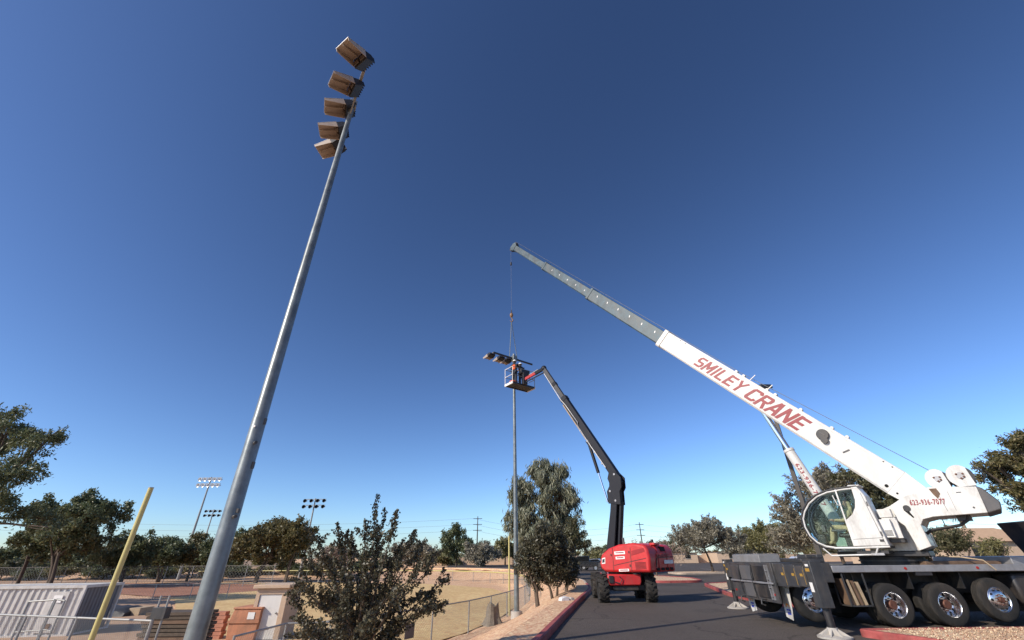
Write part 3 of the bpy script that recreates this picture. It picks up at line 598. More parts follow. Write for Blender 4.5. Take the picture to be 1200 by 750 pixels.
# ------------------------------------------------------------------ light poles
def floodlight(parent, o, fwd, tilt=R(20), s=1.0, name='floodlight'):
    """dark lamp housing with a long open-bottomed aluminium visor; fwd = horizontal aim"""
    f = Vector(fwd).normalized(); sd = f.cross(Vector((0, 0, 1))).normalized()
    f2 = (f * math.cos(tilt) - Vector((0, 0, 1)) * math.sin(tilt)).normalized()
    m = frame_m(o, f2, -sd)            # local x aim, y side, z up
    h = MB(m); h.prism([(-.16 * s, -.10 * s), (.16 * s, -.19 * s), (.16 * s, .13 * s), (-.08 * s, .13 * s), (-.16 * s, .06 * s)], -.29 * s, .29 * s)
    hb = h.build(name, 'lamp', parent, bevel=.015 * s)
    fin = MB(m)
    for k in range(6): fin.bb(-.22 * s, -.165 * s, (-.25 + k * .1 - .012) * s, (-.25 + k * .1 + .012) * s, -.09 * s, .1 * s)
    fin.build('cooling_fin', 'lamp', hb, ang=0)
    for q in (-1, 1): MB(m).box((.19 * s, q * .14 * s, -.07 * s), (.05 * s, .2 * s, .13 * s)).build('lens', 'lens', hb, bevel=.01 * s)
    v = MB(m)
    v.bb(.165 * s, .80 * s, -.29 * s, .29 * s, .115 * s, .13 * s)
    for q in (-1, 1): v.prism([(.165 * s, .115 * s), (.80 * s, .115 * s), (.80 * s, .02 * s), (.165 * s, -.15 * s)], q * .29 * s - .006, q * .29 * s + .006)
    v.prism([(.22 * s, .115 * s), (.78 * s, .115 * s), (.78 * s, .05 * s), (.22 * s, 0)], -.005, .005)
    v.build('visor', 'visor', hb, ang=0)
    MB(m).bb(.155 * s, .81 * s, -.30 * s, .30 * s, .131 * s, .142 * s).build('visor_cover', 'visor_out', hb, ang=0)
    return hb
# thick near pole at the left
LP = Vector((-5.14, 8.3, 0)); lg = gh(-5.14, 8.3); ztop = 14.75
lp = thing('light_pole', 'tall thick tapered grey steel pole carrying five floodlights on one arm', 'light pole', (LP.x, LP.y, lg))
H = ztop - lg
MB().tube([(0, 0, -.1), (0, 0, 5.5), (0, 0, 5.52), (0, 0, 10.6), (0, 0, 10.62), (0, 0, H)], [.165, .132, .127, .098, .094, .066], 32).build('mast', 'galv', lp)
MB().cyl((0, 0, 0), (0, 0, .04), .3, n=24).build('base_plate', 'galv2', lp)
MB().cyl((.02, -.13, 5.32), (.02, -.145, 5.32), .022, n=10).build('ground_lug', 'label', lp)
lid = MB(); lid.box((.13, -.02, 5.45), (.05, .05, .12)); lid.box((.14, -.02, 4.6), (.05, .05, .12)); lid.cyl((.1, -.11, 5.0), (.16, -.16, 5.0), .03, n=8); lid.cyl((.1, -.09, 3.7), (.17, -.14, 3.7), .03, n=8); lid.box((.13, -.06, 3.8), (.05, .06, .07))
lid.build('cable_fitting', 'outrig', lp, kind='stuff')
na = gz(424.5, 88, ztop - .15); fa = gz(396, 178, ztop - .15)
ax = Vector((fa.x - na.x, fa.y - na.y, 0)); alen = ax.length; ax.normalize()
A0 = Vector((na.x - LP.x, na.y - LP.y, H - .15)); A1 = Vector((fa.x - LP.x, fa.y - LP.y, H - .15))
cen = (A0 + A1) / 2; A0 -= Vector((cen.x, cen.y, 0)); A1 -= Vector((cen.x, cen.y, 0))
MB().beam(A0 - ax * .06, A1 + ax * .06, .09, .11).build('crossarm', 'galv2', lp, bevel=.01)
sd = Vector((-ax.y, ax.x, 0))           # field side
if sd.x > 0: sd = -sd
br = MB(); br.beam((0, 0, H - .7), A0.lerp(A1, .28), .04, .05); br.beam((0, 0, H - .7), A0.lerp(A1, .72), .04, .05); br.build('brace', 'galv2', lp)
MB().box((0, 0, H - .16), (.22, .22, .3), Matrix.Rotation(math.atan2(ax.y, ax.x), 3, 'Z')).build('bracket', 'galv2', lp, bevel=.01)
for i, (t, yaw, tl) in enumerate([(0.0, -24, 22), (.28, -7, 26), (.52, 10, 27), (.80, 18, 25), (1.0, 40, 26)]):
    q = A0.lerp(A1, t); f = Matrix.Rotation(R(-yaw), 3, 'Z') @ sd
    floodlight(lp, q + f * .08 + Vector((0, 0, -.16)), f, R(tl), .9)
    MB().cyl(q + Vector((0, 0, -.03)), q + f * .2 + Vector((0, 0, -.06)), .03, n=8).build('yoke', 'galv2', lp)
# central pole being worked on
CP = Vector((.10, 26.6, gh(.1, 26.6)))
cp = thing('light_pole', 'slim grey pole on the dirt bank with a half-stripped crossarm at its top', 'light pole', CP)
CH = aty(601, 415, 26.6).z - CP.z
MB().tube([(0, 0, -.15), (0, 0, CH * .5), (0, 0, CH)], [.14, .105, .08], 20).build('mast', 'galv', cp)
MB().cyl((0, 0, -.1), (0, 0, .25), .32, .29, 20).build('footing', 'conc', cp)
MB().cyl((0, 0, 1.9), (0, 0, 2.3), .137, n=20).build('band', 'black', cp)
a = aty(579, 417.5, 26.0) - CP; b = aty(623, 431, 25.3) - CP
# horizontal arm seen from below, square to the road
ca0 = Vector((-1.38, -1.06, CH - .35)); ca1 = Vector((1.33, 1.06, CH - .35))
MB().beam(ca0, ca1, .09, .11).build('crossarm', 'black', cp, bevel=.01)
cdir = (ca1 - ca0).normalized(); cs = Vector((-cdir.y, cdir.x, 0))
for t in (.0, .24, .42):
    q = ca0.lerp(ca1, t); floodlight(cp, q + cs * .25 + Vector((0, 0, -.1)), cs, R(12), .8)
    MB().cyl(q, q + cs * .25 + Vector((0, 0, -.06)), .035, n=8).build('yoke', 'galv2', cp)
MB().box((0, 0, CH - .35), (.3, .3, .42), Matrix.Rotation(math.atan2(cdir.y, cdir.x), 3, 'Z')).build('bracket', 'galv', cp, bevel=.02)
# far clusters over the field
def far_pole(u, vt, y, label, nlamp, pale):
    p = aty(u, vt, y); g = FIELD; o = thing('field_light_pole', label, 'light pole', (p.x, y, g), 0, 'far light poles over the ball field'); h = p.z - g
    MB().tube([(0, 0, -.1), (0, 0, h)], [.26, .12], 8).build('mast', 'galv2', o)
    for r_ in range(2): MB().bb(-2.2, 2.2, -.06, .06, h - .25 - r_ * 1.1, h - .12 - r_ * 1.1).build('crossarm', 'galv2', o)
    for r_ in range(2):
        for k in range(nlamp):
            x = -1.95 + 3.9 * k / (nlamp - 1); f = MB(); f.lathe([(.12, .2), (.36, -.42), (.30, -.40), (.05, .1)], (x, 0, h - .5 - r_ * 1.1), 'y', 12)
            f.cyl((x, .15, h - .5 - r_ * 1.1), (x, .5, h - .4 - r_ * 1.1), .15, .12, 8); f.build('floodlight', 'bulbs' if pale else 'lamp', o)
far_pole(248, 559, 88, 'far light pole with two rows of pale floodlights left of the thick pole', 5, True)
far_pole(251, 597, 128, 'farthest light pole with small lamp rows close beside the thick pole', 4, False)
far_pole(370, 584, 92, 'far light pole with two rows of dark lamps above the field trees', 4, False)
# parking-lot lamp behind the crane boom
lb = aty(937, 578, 21.5); pl = thing('parking_lamp', 'bronze square post with flat shoebox lamp behind the crane boom', 'lamp post', (lb.x, 21.5, .12)); ph = aty(905, 462, 21.5).z
MB().cyl((0, 0, -.2), (0, 0, .6), .3, n=16).build('footing', 'conc', pl); MB().tube([(0, 0, .5), (0, 0, ph)], [.13, .11], 4).build('post', 'brown', pl, ang=0)
MB().beam((0, 0, ph - .1), (-.2, -.1, ph + .1), .1, .1).build('arm', 'brown', pl)
MB(Matrix.Translation((-.28, -.15, ph + .2)) @ Matrix.Rotation(R(25), 4, 'Z') @ Matrix.Rotation(R(-8), 4, 'Y')).prism([(-.5, -.1), (.5, -.1), (.44, .1), (-.44, .1)], -.3, .3).build('lamp_head', 'brown', pl, bevel=.02)
# foul poles
p = aty(177, 572, 12.3); q = thing('foul_pole', 'thick leaning-looking yellow foul pole in front of the white container', 'foul pole', (p.x, 12.3, gh(p.x, 12.3)))
hh = p.z - q.location.z; MB().cyl((0, 0, -.1), (0, 0, hh), .062, n=20).build('pole', 'yellow', q); MB().cyl((0, 0, hh), (0, 0, hh + .02), .065, n=20).build('cap', 'galv2', q); MB().cyl((0, 0, -.1), (0, 0, .06), .2, n=16).build('footing', 'conc', q)
p = gz(597, 722, FIELD + .03); zt = aty(595, 628, p.y).z; q = thing('foul_pole', 'thin yellow foul pole just behind the chain-link fence', 'foul pole', (p.x, p.y, FIELD))
MB().cyl((0, 0, -.1), (0, 0, zt - FIELD), .055, n=12).build('pole', 'yellow', q); MB().cyl((0, 0, -.1), (0, 0, .05), .14, n=12).build('footing', 'conc', q)

# ------------------------------------------------------------------ fences
def chain(parent, a, b, za, zb, h, pitch, r, m='wire'):
    """two crossing families of straight wires between two posts"""
    a = Vector((a[0], a[1], za)); b = Vector((b[0], b[1], zb)); L = (b - a).length; V = []; Fc = []
    d = (b - a) / L; nrm = Vector((-d.y, d.x, 0)).normalized()
    def P(s, z): return a + d * s + Vector((0, 0, z))
    s = -h
    while s < L:
        for sg in (0, 1):
            s0, s1 = max(s, 0), min(s + h, L)
            if s1 - s0 > .02:
                z0, z1 = s0 - s, s1 - s
                if sg: z0, z1 = h - z0, h - z1
                p, q = P(s0, z0), P(s1, z1); t = (q - p).normalized(); e = t.cross(nrm)
                k = len(V); off = nrm * (r if sg else -r)
                for c in (p, q): V += [c + off + nrm * r, c + off - nrm * r * .5 + e * r * .87, c + off - nrm * r * .5 - e * r * .87]
                Fc += [(k, k + 1, k + 4, k + 3), (k + 1, k + 2, k + 5, k + 4), (k + 2, k, k + 3, k + 5)]
        s += pitch
    me = bpy.data.meshes.new('chain_link_mesh'); me.from_pydata([tuple(v) for v in V], [], Fc)
    return link('chain_link_mesh', me, m, parent, kind='stuff')
def fence(pts, h, label, zf, pitch, r, railm='galv2', cap=None, mid=False, postr=.032, group=None, mesh=True):
    root = thing('chain_link_fence', label, 'fence', (0, 0, 0), 0, group)
    zz = [zf(x, y) for x, y in pts]
    for (x, y), z in zip(pts, zz): MB().cyl((x, y, z - .1), (x, y, z + h + .02), postr, n=10).build('post', 'galv2', root)
    for i in range(len(pts) - 1):
        (x0, y0), (x1, y1) = pts[i], pts[i + 1]
        if cap: MB().cyl((x0, y0, zz[i] + h), (x1, y1, zz[i + 1] + h), .07, n=8).build('rail_cap', cap, root)
        else: MB().cyl((x0, y0, zz[i] + h), (x1, y1, zz[i + 1] + h), postr * .8, n=8).build('rail', railm, root)
        if mid: MB().cyl((x0, y0, zz[i] + h * .5), (x1, y1, zz[i + 1] + h * .5), postr * .7, n=8).build('rail', railm, root)
        if mesh: chain(root, pts[i], pts[i + 1], zz[i] + .03, zz[i + 1] + .03, h - .04, pitch, r)
    return root
def resample(p, step):
    p = cat_rom(p, 8); out = [p[0]]; acc = 0
    for a, b in zip(p[:-1], p[1:]):
        acc += (b - a).length
        if acc >= step: out.append(b); acc = 0
    return [(q.x, q.y) for q in out]
zf = lambda x, y: FIELD + .04
zb = lambda x, y: max(FIELD, gh(x, y)) if False else gh(x, y)
f1 = resample([(-6.4, 16.8), (-4.4, 19.8), (-2.6, 23.2), (-1.1, 27.5), (.1, 32), (1.0, 37), (1.3, 41), (1.2, 45)], 2.6)
fence(f1, 1.25, 'low chain-link fence along the foot of the dirt bank', lambda x, y: FIELD + .04, .1, .0032)
p = gz(481, 729, -1.0); sg = thing('fence_sign', 'small pale grey sign hung on the low bank fence beside the dark oak', 'sign', (0, 0, 0))
fa_, fb_ = Vector((-4.4, 19.8)), Vector((-2.6, 23.2)); fd = (fb_ - fa_).normalized(); fpt = fa_.lerp(fb_, .12)
MB(frame_m((fpt.x + fd.y * .06, fpt.y - fd.x * .06, -.78), (fd.x, fd.y, 0), (0, 0, 1))).box((0, 0, 0), (.55, .48, .012)).build('panel', 'cw', sg)
sg.location = (0, 0, 0)
f2 = resample([(1.2, 45), (1.0, 52), (-.5, 61), (-6, 71), (-17, 80), (-34, 86), (-60, 89)], 4)
fence(f2, 1.3, 'outfield chain-link fence capped with pale yellow tube', lambda x, y: FIELD + .04, .3, .006, cap='yellow')
f3 = [(x, 74 - .14 * (x + 100)) for x in np.arange(-128, -30, 4.0)]
fence(f3, 2.4, 'tall chain-link fence in front of the field trees', lambda x, y: FIELD, .45, .008, railm='brown', postr=.04)
f5 = [(-52 + k * 3.2, 43.5 + k * .25) for k in range(11)]
fence(f5, 1.15, 'low fence rail in front of the red clay infield', lambda x, y: FIELD + .05, .25, .005)
# near fence with a gate at the lower left
fz = FIELD + .06
q0 = gz(-30, 719, .42); q1 = gz(178, 727.5, .42)
f4 = [(q0.x + (q1.x - q0.x) * t, q0.y + (q1.y - q0.y) * t) for t in (0, .33, .62, 1)]
fence(f4, .42 - fz, 'near chain-link fence with pale pipe rail in front of the container', lambda x, y: fz, .075, .0028)
gt = thing('gate_frame', 'open pipe gate frames standing before the white container', 'gate', (0, 0, 0))
for (ua, va, ub, vb, un, vn) in [(34, 705, 64, 703, 12, 750), (66, 702, 76, 704, 40, 750)]:
    y = 15.2; A = aty(ua, va, y); B = aty(ub, vb, y)
    for P_ in (A, B): MB().cyl((P_.x, P_.y, fz - .05), (P_.x, P_.y, P_.z), .026, n=8).build('post', 'galv2', gt)
    MB().cyl(A, B, .024, n=8).build('rail', 'galv2', gt); MB().cyl((A.x, A.y, A.z - .75), (B.x, B.y, B.z - .75), .02, n=8).build('rail', 'galv2', gt)

# ------------------------------------------------------------------ yard: container, shed, debris
cA = gz(76, 747, FIELD); # corner nearest
zt = aty(76, 686, cA.y).z
ct = thing('shipping_container', 'white corrugated shipping container with shade coloured into its end wall', 'container', (cA.x, cA.y, FIELD), 0)
# long face runs to the left, end face runs away
lx = Vector((-1, -.12, 0)).normalized(); ly = Vector((.12, 1, 0)); ly = Vector((-lx.y, lx.x, 0)); ly = ly if ly.y > 0 else -ly
ch = zt - FIELD
def corr(o, d, n, L, h, z0, m, name, pitch=.28, dep=.05):
    """one corrugated side"""
    mb = MB(); k = int(L / pitch); prof = []
    for i in range(k):
        s = i * pitch; prof += [(s, 0), (s + pitch * .3, 0), (s + pitch * .45, -dep), (s + pitch * .85, -dep)]
    prof.append((k * pitch, 0)); vv = [tuple(Vector(o) + d * s + n * e + Vector((0, 0, z))) for z in (z0, h) for s, e in prof]; q = len(prof)
    return mb.add(vv, [(i, i + 1, q + i + 1, q + i) for i in range(q - 1)]).build(name, m, ct, ang=0)
corr((0, 0, 0), lx, -ly, 6.1, ch - .1, .12, 'cont', 'side_wall'); corr((0, 0, 0), ly, -lx, 2.6, ch - .1, .12, 'cont_shade', 'end_wall', .24)
fr = MB()
for s in (0, 6.1):
    for e in (0, 2.6):
        c = lx * s + ly * e; fr.box((c.x, c.y, ch / 2), (.11, .11, ch), Matrix.Rotation(math.atan2(lx.y, lx.x), 3, 'Z'))
for e in (0, 2.6):
    for z in (.06, ch - .05): fr.beam(ly * e + Vector((0, 0, z)), lx * 6.1 + ly * e + Vector((0, 0, z)), .1, .12)
for s in (0, 6.1):
    for z in (.06, ch - .05): fr.beam(lx * s + Vector((0, 0, z)), lx * s + ly * 2.6 + Vector((0, 0, z)), .1, .12)
fr.build('frame', 'cont', ct)
MB().add([tuple(lx * s + ly * e + Vector((0, 0, ch - .02))) for s, e in ((0, 0), (6.1, 0), (6.1, 2.6), (0, 2.6))], [(0, 1, 2, 3)]).build('roof', 'cont', ct)
d0 = lx * .55 - ly * .03; d1 = lx * 1.45 - ly * .03
pdn = MB(); pdn.beam(d0.lerp(d1, .5) + Vector((0, 0, .2)), d0.lerp(d1, .5) + Vector((0, 0, ch - .25)), .85, .05, up=ly); dd = pdn.build('door', 'cont', ct, bevel=.01)
MB().box(tuple(lx * 1.0 - ly * .07 + Vector((0, 0, .45))), (.35, .03, .2)).build('vent', 'wood', dd)
MB().box(tuple(lx * 1.0 - ly * .07 + Vector((0, 0, ch - .55))), (.45, .02, .3)).build('notice', 'label', dd)
# beige shed with a white door
sA = aty(303, 686, 22.4); sz = sA.z; sgd = FIELD + .03
sh = thing('shed', 'narrow beige stucco shed with flat overhanging roof and white door', 'shed', (sA.x, sA.y, sgd), R(4)); hS = sz - sgd
wS = aty(338, 686, 22.4).x - sA.x
wl = MB(); wl.bb(0, .16, 0, 1.7, 0, hS - .12); wl.bb(wS - .22, wS, 0, 1.7, 0, hS - .12); wl.bb(.16, wS - .22, 1.5, 1.7, 0, hS - .12); wl.bb(.16, wS - .22, 0, .2, hS - .35, hS - .12); wl.build('wall', 'stucco', sh)
MB().bb(-.14, wS + .1, -.16, 1.85, hS - .12, hS + .02).build('roof', 'stucco', sh, bevel=.02)
dr = MB().bb(.17, wS - .23, .04, .10, .06, hS - .36).build('door', 'door', sh, bevel=.008); MB().ball((wS - .33, 0, 1.0), .04).build('handle', 'galv2', dr)
MB().bb(-.15, wS + .15, -.3, 1.9, -.1, .05).build('slab', 'conc', sh)
# chain-link cage beside the shed
pc = aty(325, 733, 15.0); ptc = aty(350, 733, 15.0)
fence([(pc.x - .2, 13.2), (pc.x, 15.6), (pc.x + 1.6, 15.9)], 1.35, 'short chain-link panel between the shed and the dark oak', lambda x, y: FIELD + .05, .075, .003)
# rusty bin with white label, brick pallets, lumber, tarp-covered heap
def at_yard(u, v, y): p = aty(u, v, y); return p
y = 22.3; a = at_yard(275, 714, y); b = at_yard(296, 714, y); zt = a.z
bn = thing('rusty_bin', 'rusty orange steel bin with a small white label beside the shed', 'bin', (a.x, y, FIELD + .055)); W = b.x - a.x + .4; hb = zt - FIELD - .055
MB().prism([(-.05, 0), (W * .95, 0), (W, hb * .62), (W, hb), (0, hb), (-.12, hb * .6)], 0, 1.3).build('body', 'rust', bn, bevel=.02)
MB().bb(-.04, W + .04, -.04, 1.34, hb, hb + .07).build('lid', 'rust', bn, bevel=.015); MB().bb(-.15, W + .02, -.05, .0, hb * .56, hb * .64).build('rib', 'rust', bn)
MB().bb(W * .55, W * .8, -.02, -.004, hb * .68, hb * .9).build('label', 'label', bn)
y = 22.9; a = at_yard(232, 716, y); b = at_yard(272, 716, y); ht = a.z - FIELD - .055
bp = thing('brick_stack', 'stack of terracotta clay bricks behind the thick grey pole', 'bricks', (a.x - .3, y, FIELD + .055)); Wd = b.x - a.x + .25
bm_ = MB().bb(0, .38, 0, .17, 0, .135).mesh('brick', 0); bm_.materials.append(M['terra'])
rows = int(ht / .145); n = 0
for r_ in range(rows):
    for k in range(int(Wd / .4)):
        for dpt in range(2):
            o = bpy.data.objects.new('brick', bm_); col.objects.link(o); o.parent = bp; o.location = (k * .4 + (.05 if r_ % 2 else 0) + random.Random(n).uniform(-.01, .01), dpt * .19 + random.Random(n + 9).uniform(-.012, .012), r_ * .145); n += 1
y = 19.0; a = at_yard(178, 714, y); b = at_yard(238, 716, y); ht = b.z - FIELD - .055
lu = thing('lumber_stack', 'dark stack of weathered planks at the foot of the thick grey pole', 'lumber', (a.x, y, FIELD + .055)); Wd = b.x - a.x
for r_ in range(int(ht / .12)):
    o = MB().bb(-.1 - .05 * (r_ % 3), Wd + .06 * (r_ % 2), -.03 * (r_ % 3), 1.0, r_ * .125, r_ * .125 + .1).build('plank', 'bark' if r_ % 4 else 'wood', lu, ang=0)
y = 18.0; a = at_yard(188, 715, y)
ub = thing('utility_box', 'grey metal utility box on two pipe legs beside the lumber stack', 'utility box', (a.x, y, FIELD + .055)); hb = aty(188, 722, y).z - FIELD
MB().bb(-.3, .2, 0, .3, hb - .15, hb + .2).build('box', 'outrig', ub, bevel=.01)
for x in (-.2, .1): MB().cyl((x, .1, -.05), (x, .1, hb + .55), .035, n=8).build('leg', 'galv2', ub)
y = 33; a = at_yard(105, 710, y); b = at_yard(163, 710, y); ht = a.z - FIELD - .05
tp = thing('tarp_heap', 'long low heap under a dark tarp beside the container', 'heap', ((a.x + b.x) / 2, y, FIELD + .055)); L = b.x - a.x
mb = MB(); n = 18; k = 9; vv = []
rg = random.Random(4)
for i in range(n + 1):
    for j in range(k):
        t = j / (k - 1) * PI; e = 1 - abs(i / n - .5) ** 6 * 30; e = max(.35, e)
        vv.append(((i / n - .5) * L * 1.05, -math.cos(t) * 1.2, math.sin(t) ** .6 * ht * e + rg.uniform(-.03, .03) - (.02 if j in (0, k - 1) else 0)))
mb.add(vv, [(i * k + j, i * k + j + 1, (i + 1) * k + j + 1, (i + 1) * k + j) for i in range(n) for j in range(k - 1)] + [tuple(range(k)), tuple(n * k + j for j in range(k))]).build('tarp', 'tarp', tp, ang=50)
MB().bb(L * .5 - .1, L * .5 + .6, -.6, .6, 0, ht * .8).build('board', 'wood2', tp)
# tree stump behind the fence, white block by the kerb
def stump():
    p = gz(577, 732, FIELD + .04); o = thing('tree_stump', 'pale weathered tree stump with flared roots just behind the bank fence', 'stump', (p.x, p.y, FIELD + .04))
    mb = MB(); n = 14; vv = []; rg = random.Random(8)
    for z, r_ in ((-.05, .62), (.1, .46), (.35, .33), (.75, .28), (.88, .29)):
        for j in range(n):
            a = 2 * PI * j / n; rr = r_ * (1 + .22 * math.cos(a * 4 + .6) * (1 if z < .4 else .55)) * rg.uniform(.92, 1.08); vv.append((rr * math.cos(a), rr * math.sin(a), z + (.1 * math.cos(a * 3) if z > .8 else 0)))
    mb.add(vv, [(i * n + j, i * n + (j + 1) % n, (i + 1) * n + (j + 1) % n, (i + 1) * n + j) for i in range(4) for j in range(n)] + [tuple(4 * n + j for j in range(n))]).build('stump', 'palebark', o, ang=30)
stump()
p = gz(661, 707, .05); bl = thing('stone_block', 'broken pale concrete block lying on the bank beside the red kerb', 'block', (p.x, p.y, gh(p.x, p.y)), R(25))
MB().prism([(-.22, -.05), (.24, -.05), (.19, .14), (.05, .18), (-.17, .13)], -.12, .12).build('block', 'label', bl, bevel=.03); MB().prism([(.25, -.05), (.5, -.05), (.42, .12), (.28, .14)], -.12, .14).build('chip', 'conc', bl, bevel=.02)

# ------------------------------------------------------------------ far background: house, walls, cars, power lines
def house(u0, u1, vt, y, label, ridge=.55, rm='stucco2', zwall=2.9):
    a = aty(u0, 640, y); b = aty(u1, 640, y); zt = aty((u0 + u1) / 2, vt, y).z; W = b.x - a.x; D = 10
    o = thing('house', label, 'house', (a.x, y, 0))
    MB().bb(0, W, 0, D, -.1, zwall).build('wall', 'stucco', o)
    mb = MB(); ov = .5; v = [(-ov, -ov, zwall), (W + ov, -ov, zwall), (W + ov, D + ov, zwall), (-ov, D + ov, zwall)]; k = W * (1 - ridge) / 2
    v += [(k, D * .3, zt), (W - k, D * .3, zt), (W - k, D * .7, zt), (k, D * .7, zt)]
    mb.add(v, [(0, 1, 5, 4), (1, 2, 6, 5), (2, 3, 7, 6), (3, 0, 4, 7), (4, 5, 6, 7), (0, 3, 2, 1)]).build('roof', rm, o, ang=0)
    n = max(1, int(W / 5))
    for i in range(n):
        x = W * (i + .5) / n; wd = MB().bb(x - .7, x + .7, -.06, -.01, 1.0, 2.3).build('window', 'carglass', o); MB().bb(x - .78, x + .78, -.1, -.061, .9, 1.0).build('sill', 'conc', wd)
    return o
house(1112, 1240, 617, 58, 'low building with peach hipped roof seen under the crane tail', .45)
house(1045, 1105, 640, 75, 'farther tan house half hidden by shrubs behind the crane')
house(838, 905, 652, 122, 'far tan house behind the small lot trees', .5, 'stucco2', 2.6)
house(770, 815, 654, 126, 'far tan house beyond the white parked car', .5, 'stucco2', 2.4)
wl = thing('block_wall', 'long low tan block wall along the far edge of the parking lot', 'wall', (0, 0, 0))
for k in range(30):
    x = -60 + k * 6.5; MB().bb(x, x + 6.47, 129, 129.2, -.1, 1.75 + .06 * (k % 3)).build('panel', 'stucco', wl)
def car(u, v, y, rz, m, label, kind='sedan', s=1):
    p = aty(u, v, y); o = thing('parked_car', label, 'car', (p.x, y, 0), rz)
    if kind == 'sedan':
        body = [(-2.25, .35), (2.25, .35), (2.3, .6), (2.2, .82), (1.2, .92), (.55, 1.38), (-.75, 1.42), (-1.5, .98), (-2.2, .92), (-2.3, .6)]; gl = [(1.05, .95), (.5, 1.33), (-.7, 1.36), (-1.35, .99)]
    else:
        body = [(-2.5, .5), (2.5, .5), (2.55, .9), (2.45, 1.1), (1.3, 1.16), (.75, 1.75), (-.9, 1.8), (-.95, 1.15), (-2.5, 1.12), (-2.55, .8)]; gl = [(1.15, 1.18), (.68, 1.69), (-.8, 1.72), (-.85, 1.18)]
    b = MB().prism(body, -.88, .88).build('body', m, o, bevel=.07)
    for s_ in (-1, 1): MB().prism(gl, s_ * .885, s_ * .9).build('window', 'carglass', o)
    wx = 1.4 if kind == 'sedan' else 1.65
    for x in (-wx, wx):
        for s_ in (-1, 1):
            t = MB().lathe([(.2, s_ * .72), (.36, s_ * .72), (.36, s_ * .91), (.2, s_ * .91)], (x, 0, .36), 'y', 18).build('wheel', 'tyre', o); MB().cyl((x, s_ * .8, .36), (x, s_ * .9, .36), .21, n=14).build('rim', 'alu', t)
    for x, mm in ((2.28, 'label'), (-2.28, 'reflector')):
        for s_ in (-.6, .6): MB().box((x * (1 if kind == 'sedan' else 1.1), s_, .78 if kind == 'sedan' else .95), (.06, .3, .14)).build('headlight' if x > 0 else 'tail_light', mm, o)
car(938, 661, 84, R(8), 'carwhite', 'white sedan parked across the lot behind the grey green tree')
car(684, 669, 66, R(170), 'cardark', 'dark pickup truck parked beyond the mesquite', 'pickup')
car(697, 667, 70, R(160), 'alu', 'silver car parked beside the dark pickup')
def ppole(u, vt, y, label, arms=3):
    p = aty(u, vt, y); o = thing('power_pole', label, 'power pole', (p.x, y, -1), 0, 'far power poles'); h = p.z + 1
    MB().tube([(0, 0, -.2), (0, 0, h)], [.45, .2], 6).build('mast', 'brown', o)
    for k in range(arms): MB().bb(-2.2, 2.2, -.12, .12, h - 1.2 - k * 2.6, h - .95 - k * 2.6).build('crossarm', 'brown', o)
    return p
ends = []
for u, vt, y, lb in [(-60, 600, 230, 'power pole beyond the big eucalyptus'), (560, 605, 230, 'far power pole rising beside the upright dark tree'), (749, 612, 250, 'far slim power pole just past the red lift'), (1103, 606, 240, 'far power pole seen under the crane tail'), (1260, 598, 240, 'power pole past the tall mesquite'), (565, 632, 330, 'distant short power pole behind the rounded grey tree')]:
    ends.append(ppole(u, vt, y, lb))
def wires(a, b, label, drops=(1, 3.6, 6.2), sag=4):
    for i, dz in enumerate(drops):
        for dx in (-1.9,):
            pts = [Vector((a.x + dx + (b.x - a.x) * t, a.y + (b.y - a.y) * t, a.z - dz + (b.z - a.z) * t - 4 * sag * t * (1 - t))) for t in np.linspace(0, 1, 24)]
            MB().tube(pts, .035, 4).build('power_line', 'wire', None, recalc=False, label=('topmost ', 'middle ', 'lowest ')[i] + label, cat='power line', group='power lines strung between far poles')
wires(ends[0], ends[1], 'thin power line sagging low over the ball field trees'); wires(ends[1], ends[2], 'thin power line sagging behind the lift and weeping tree'); wires(ends[2], ends[3], 'thin power line sagging behind the crane'); wires(ends[3], ends[4], 'thin power line sagging past the peach roof')

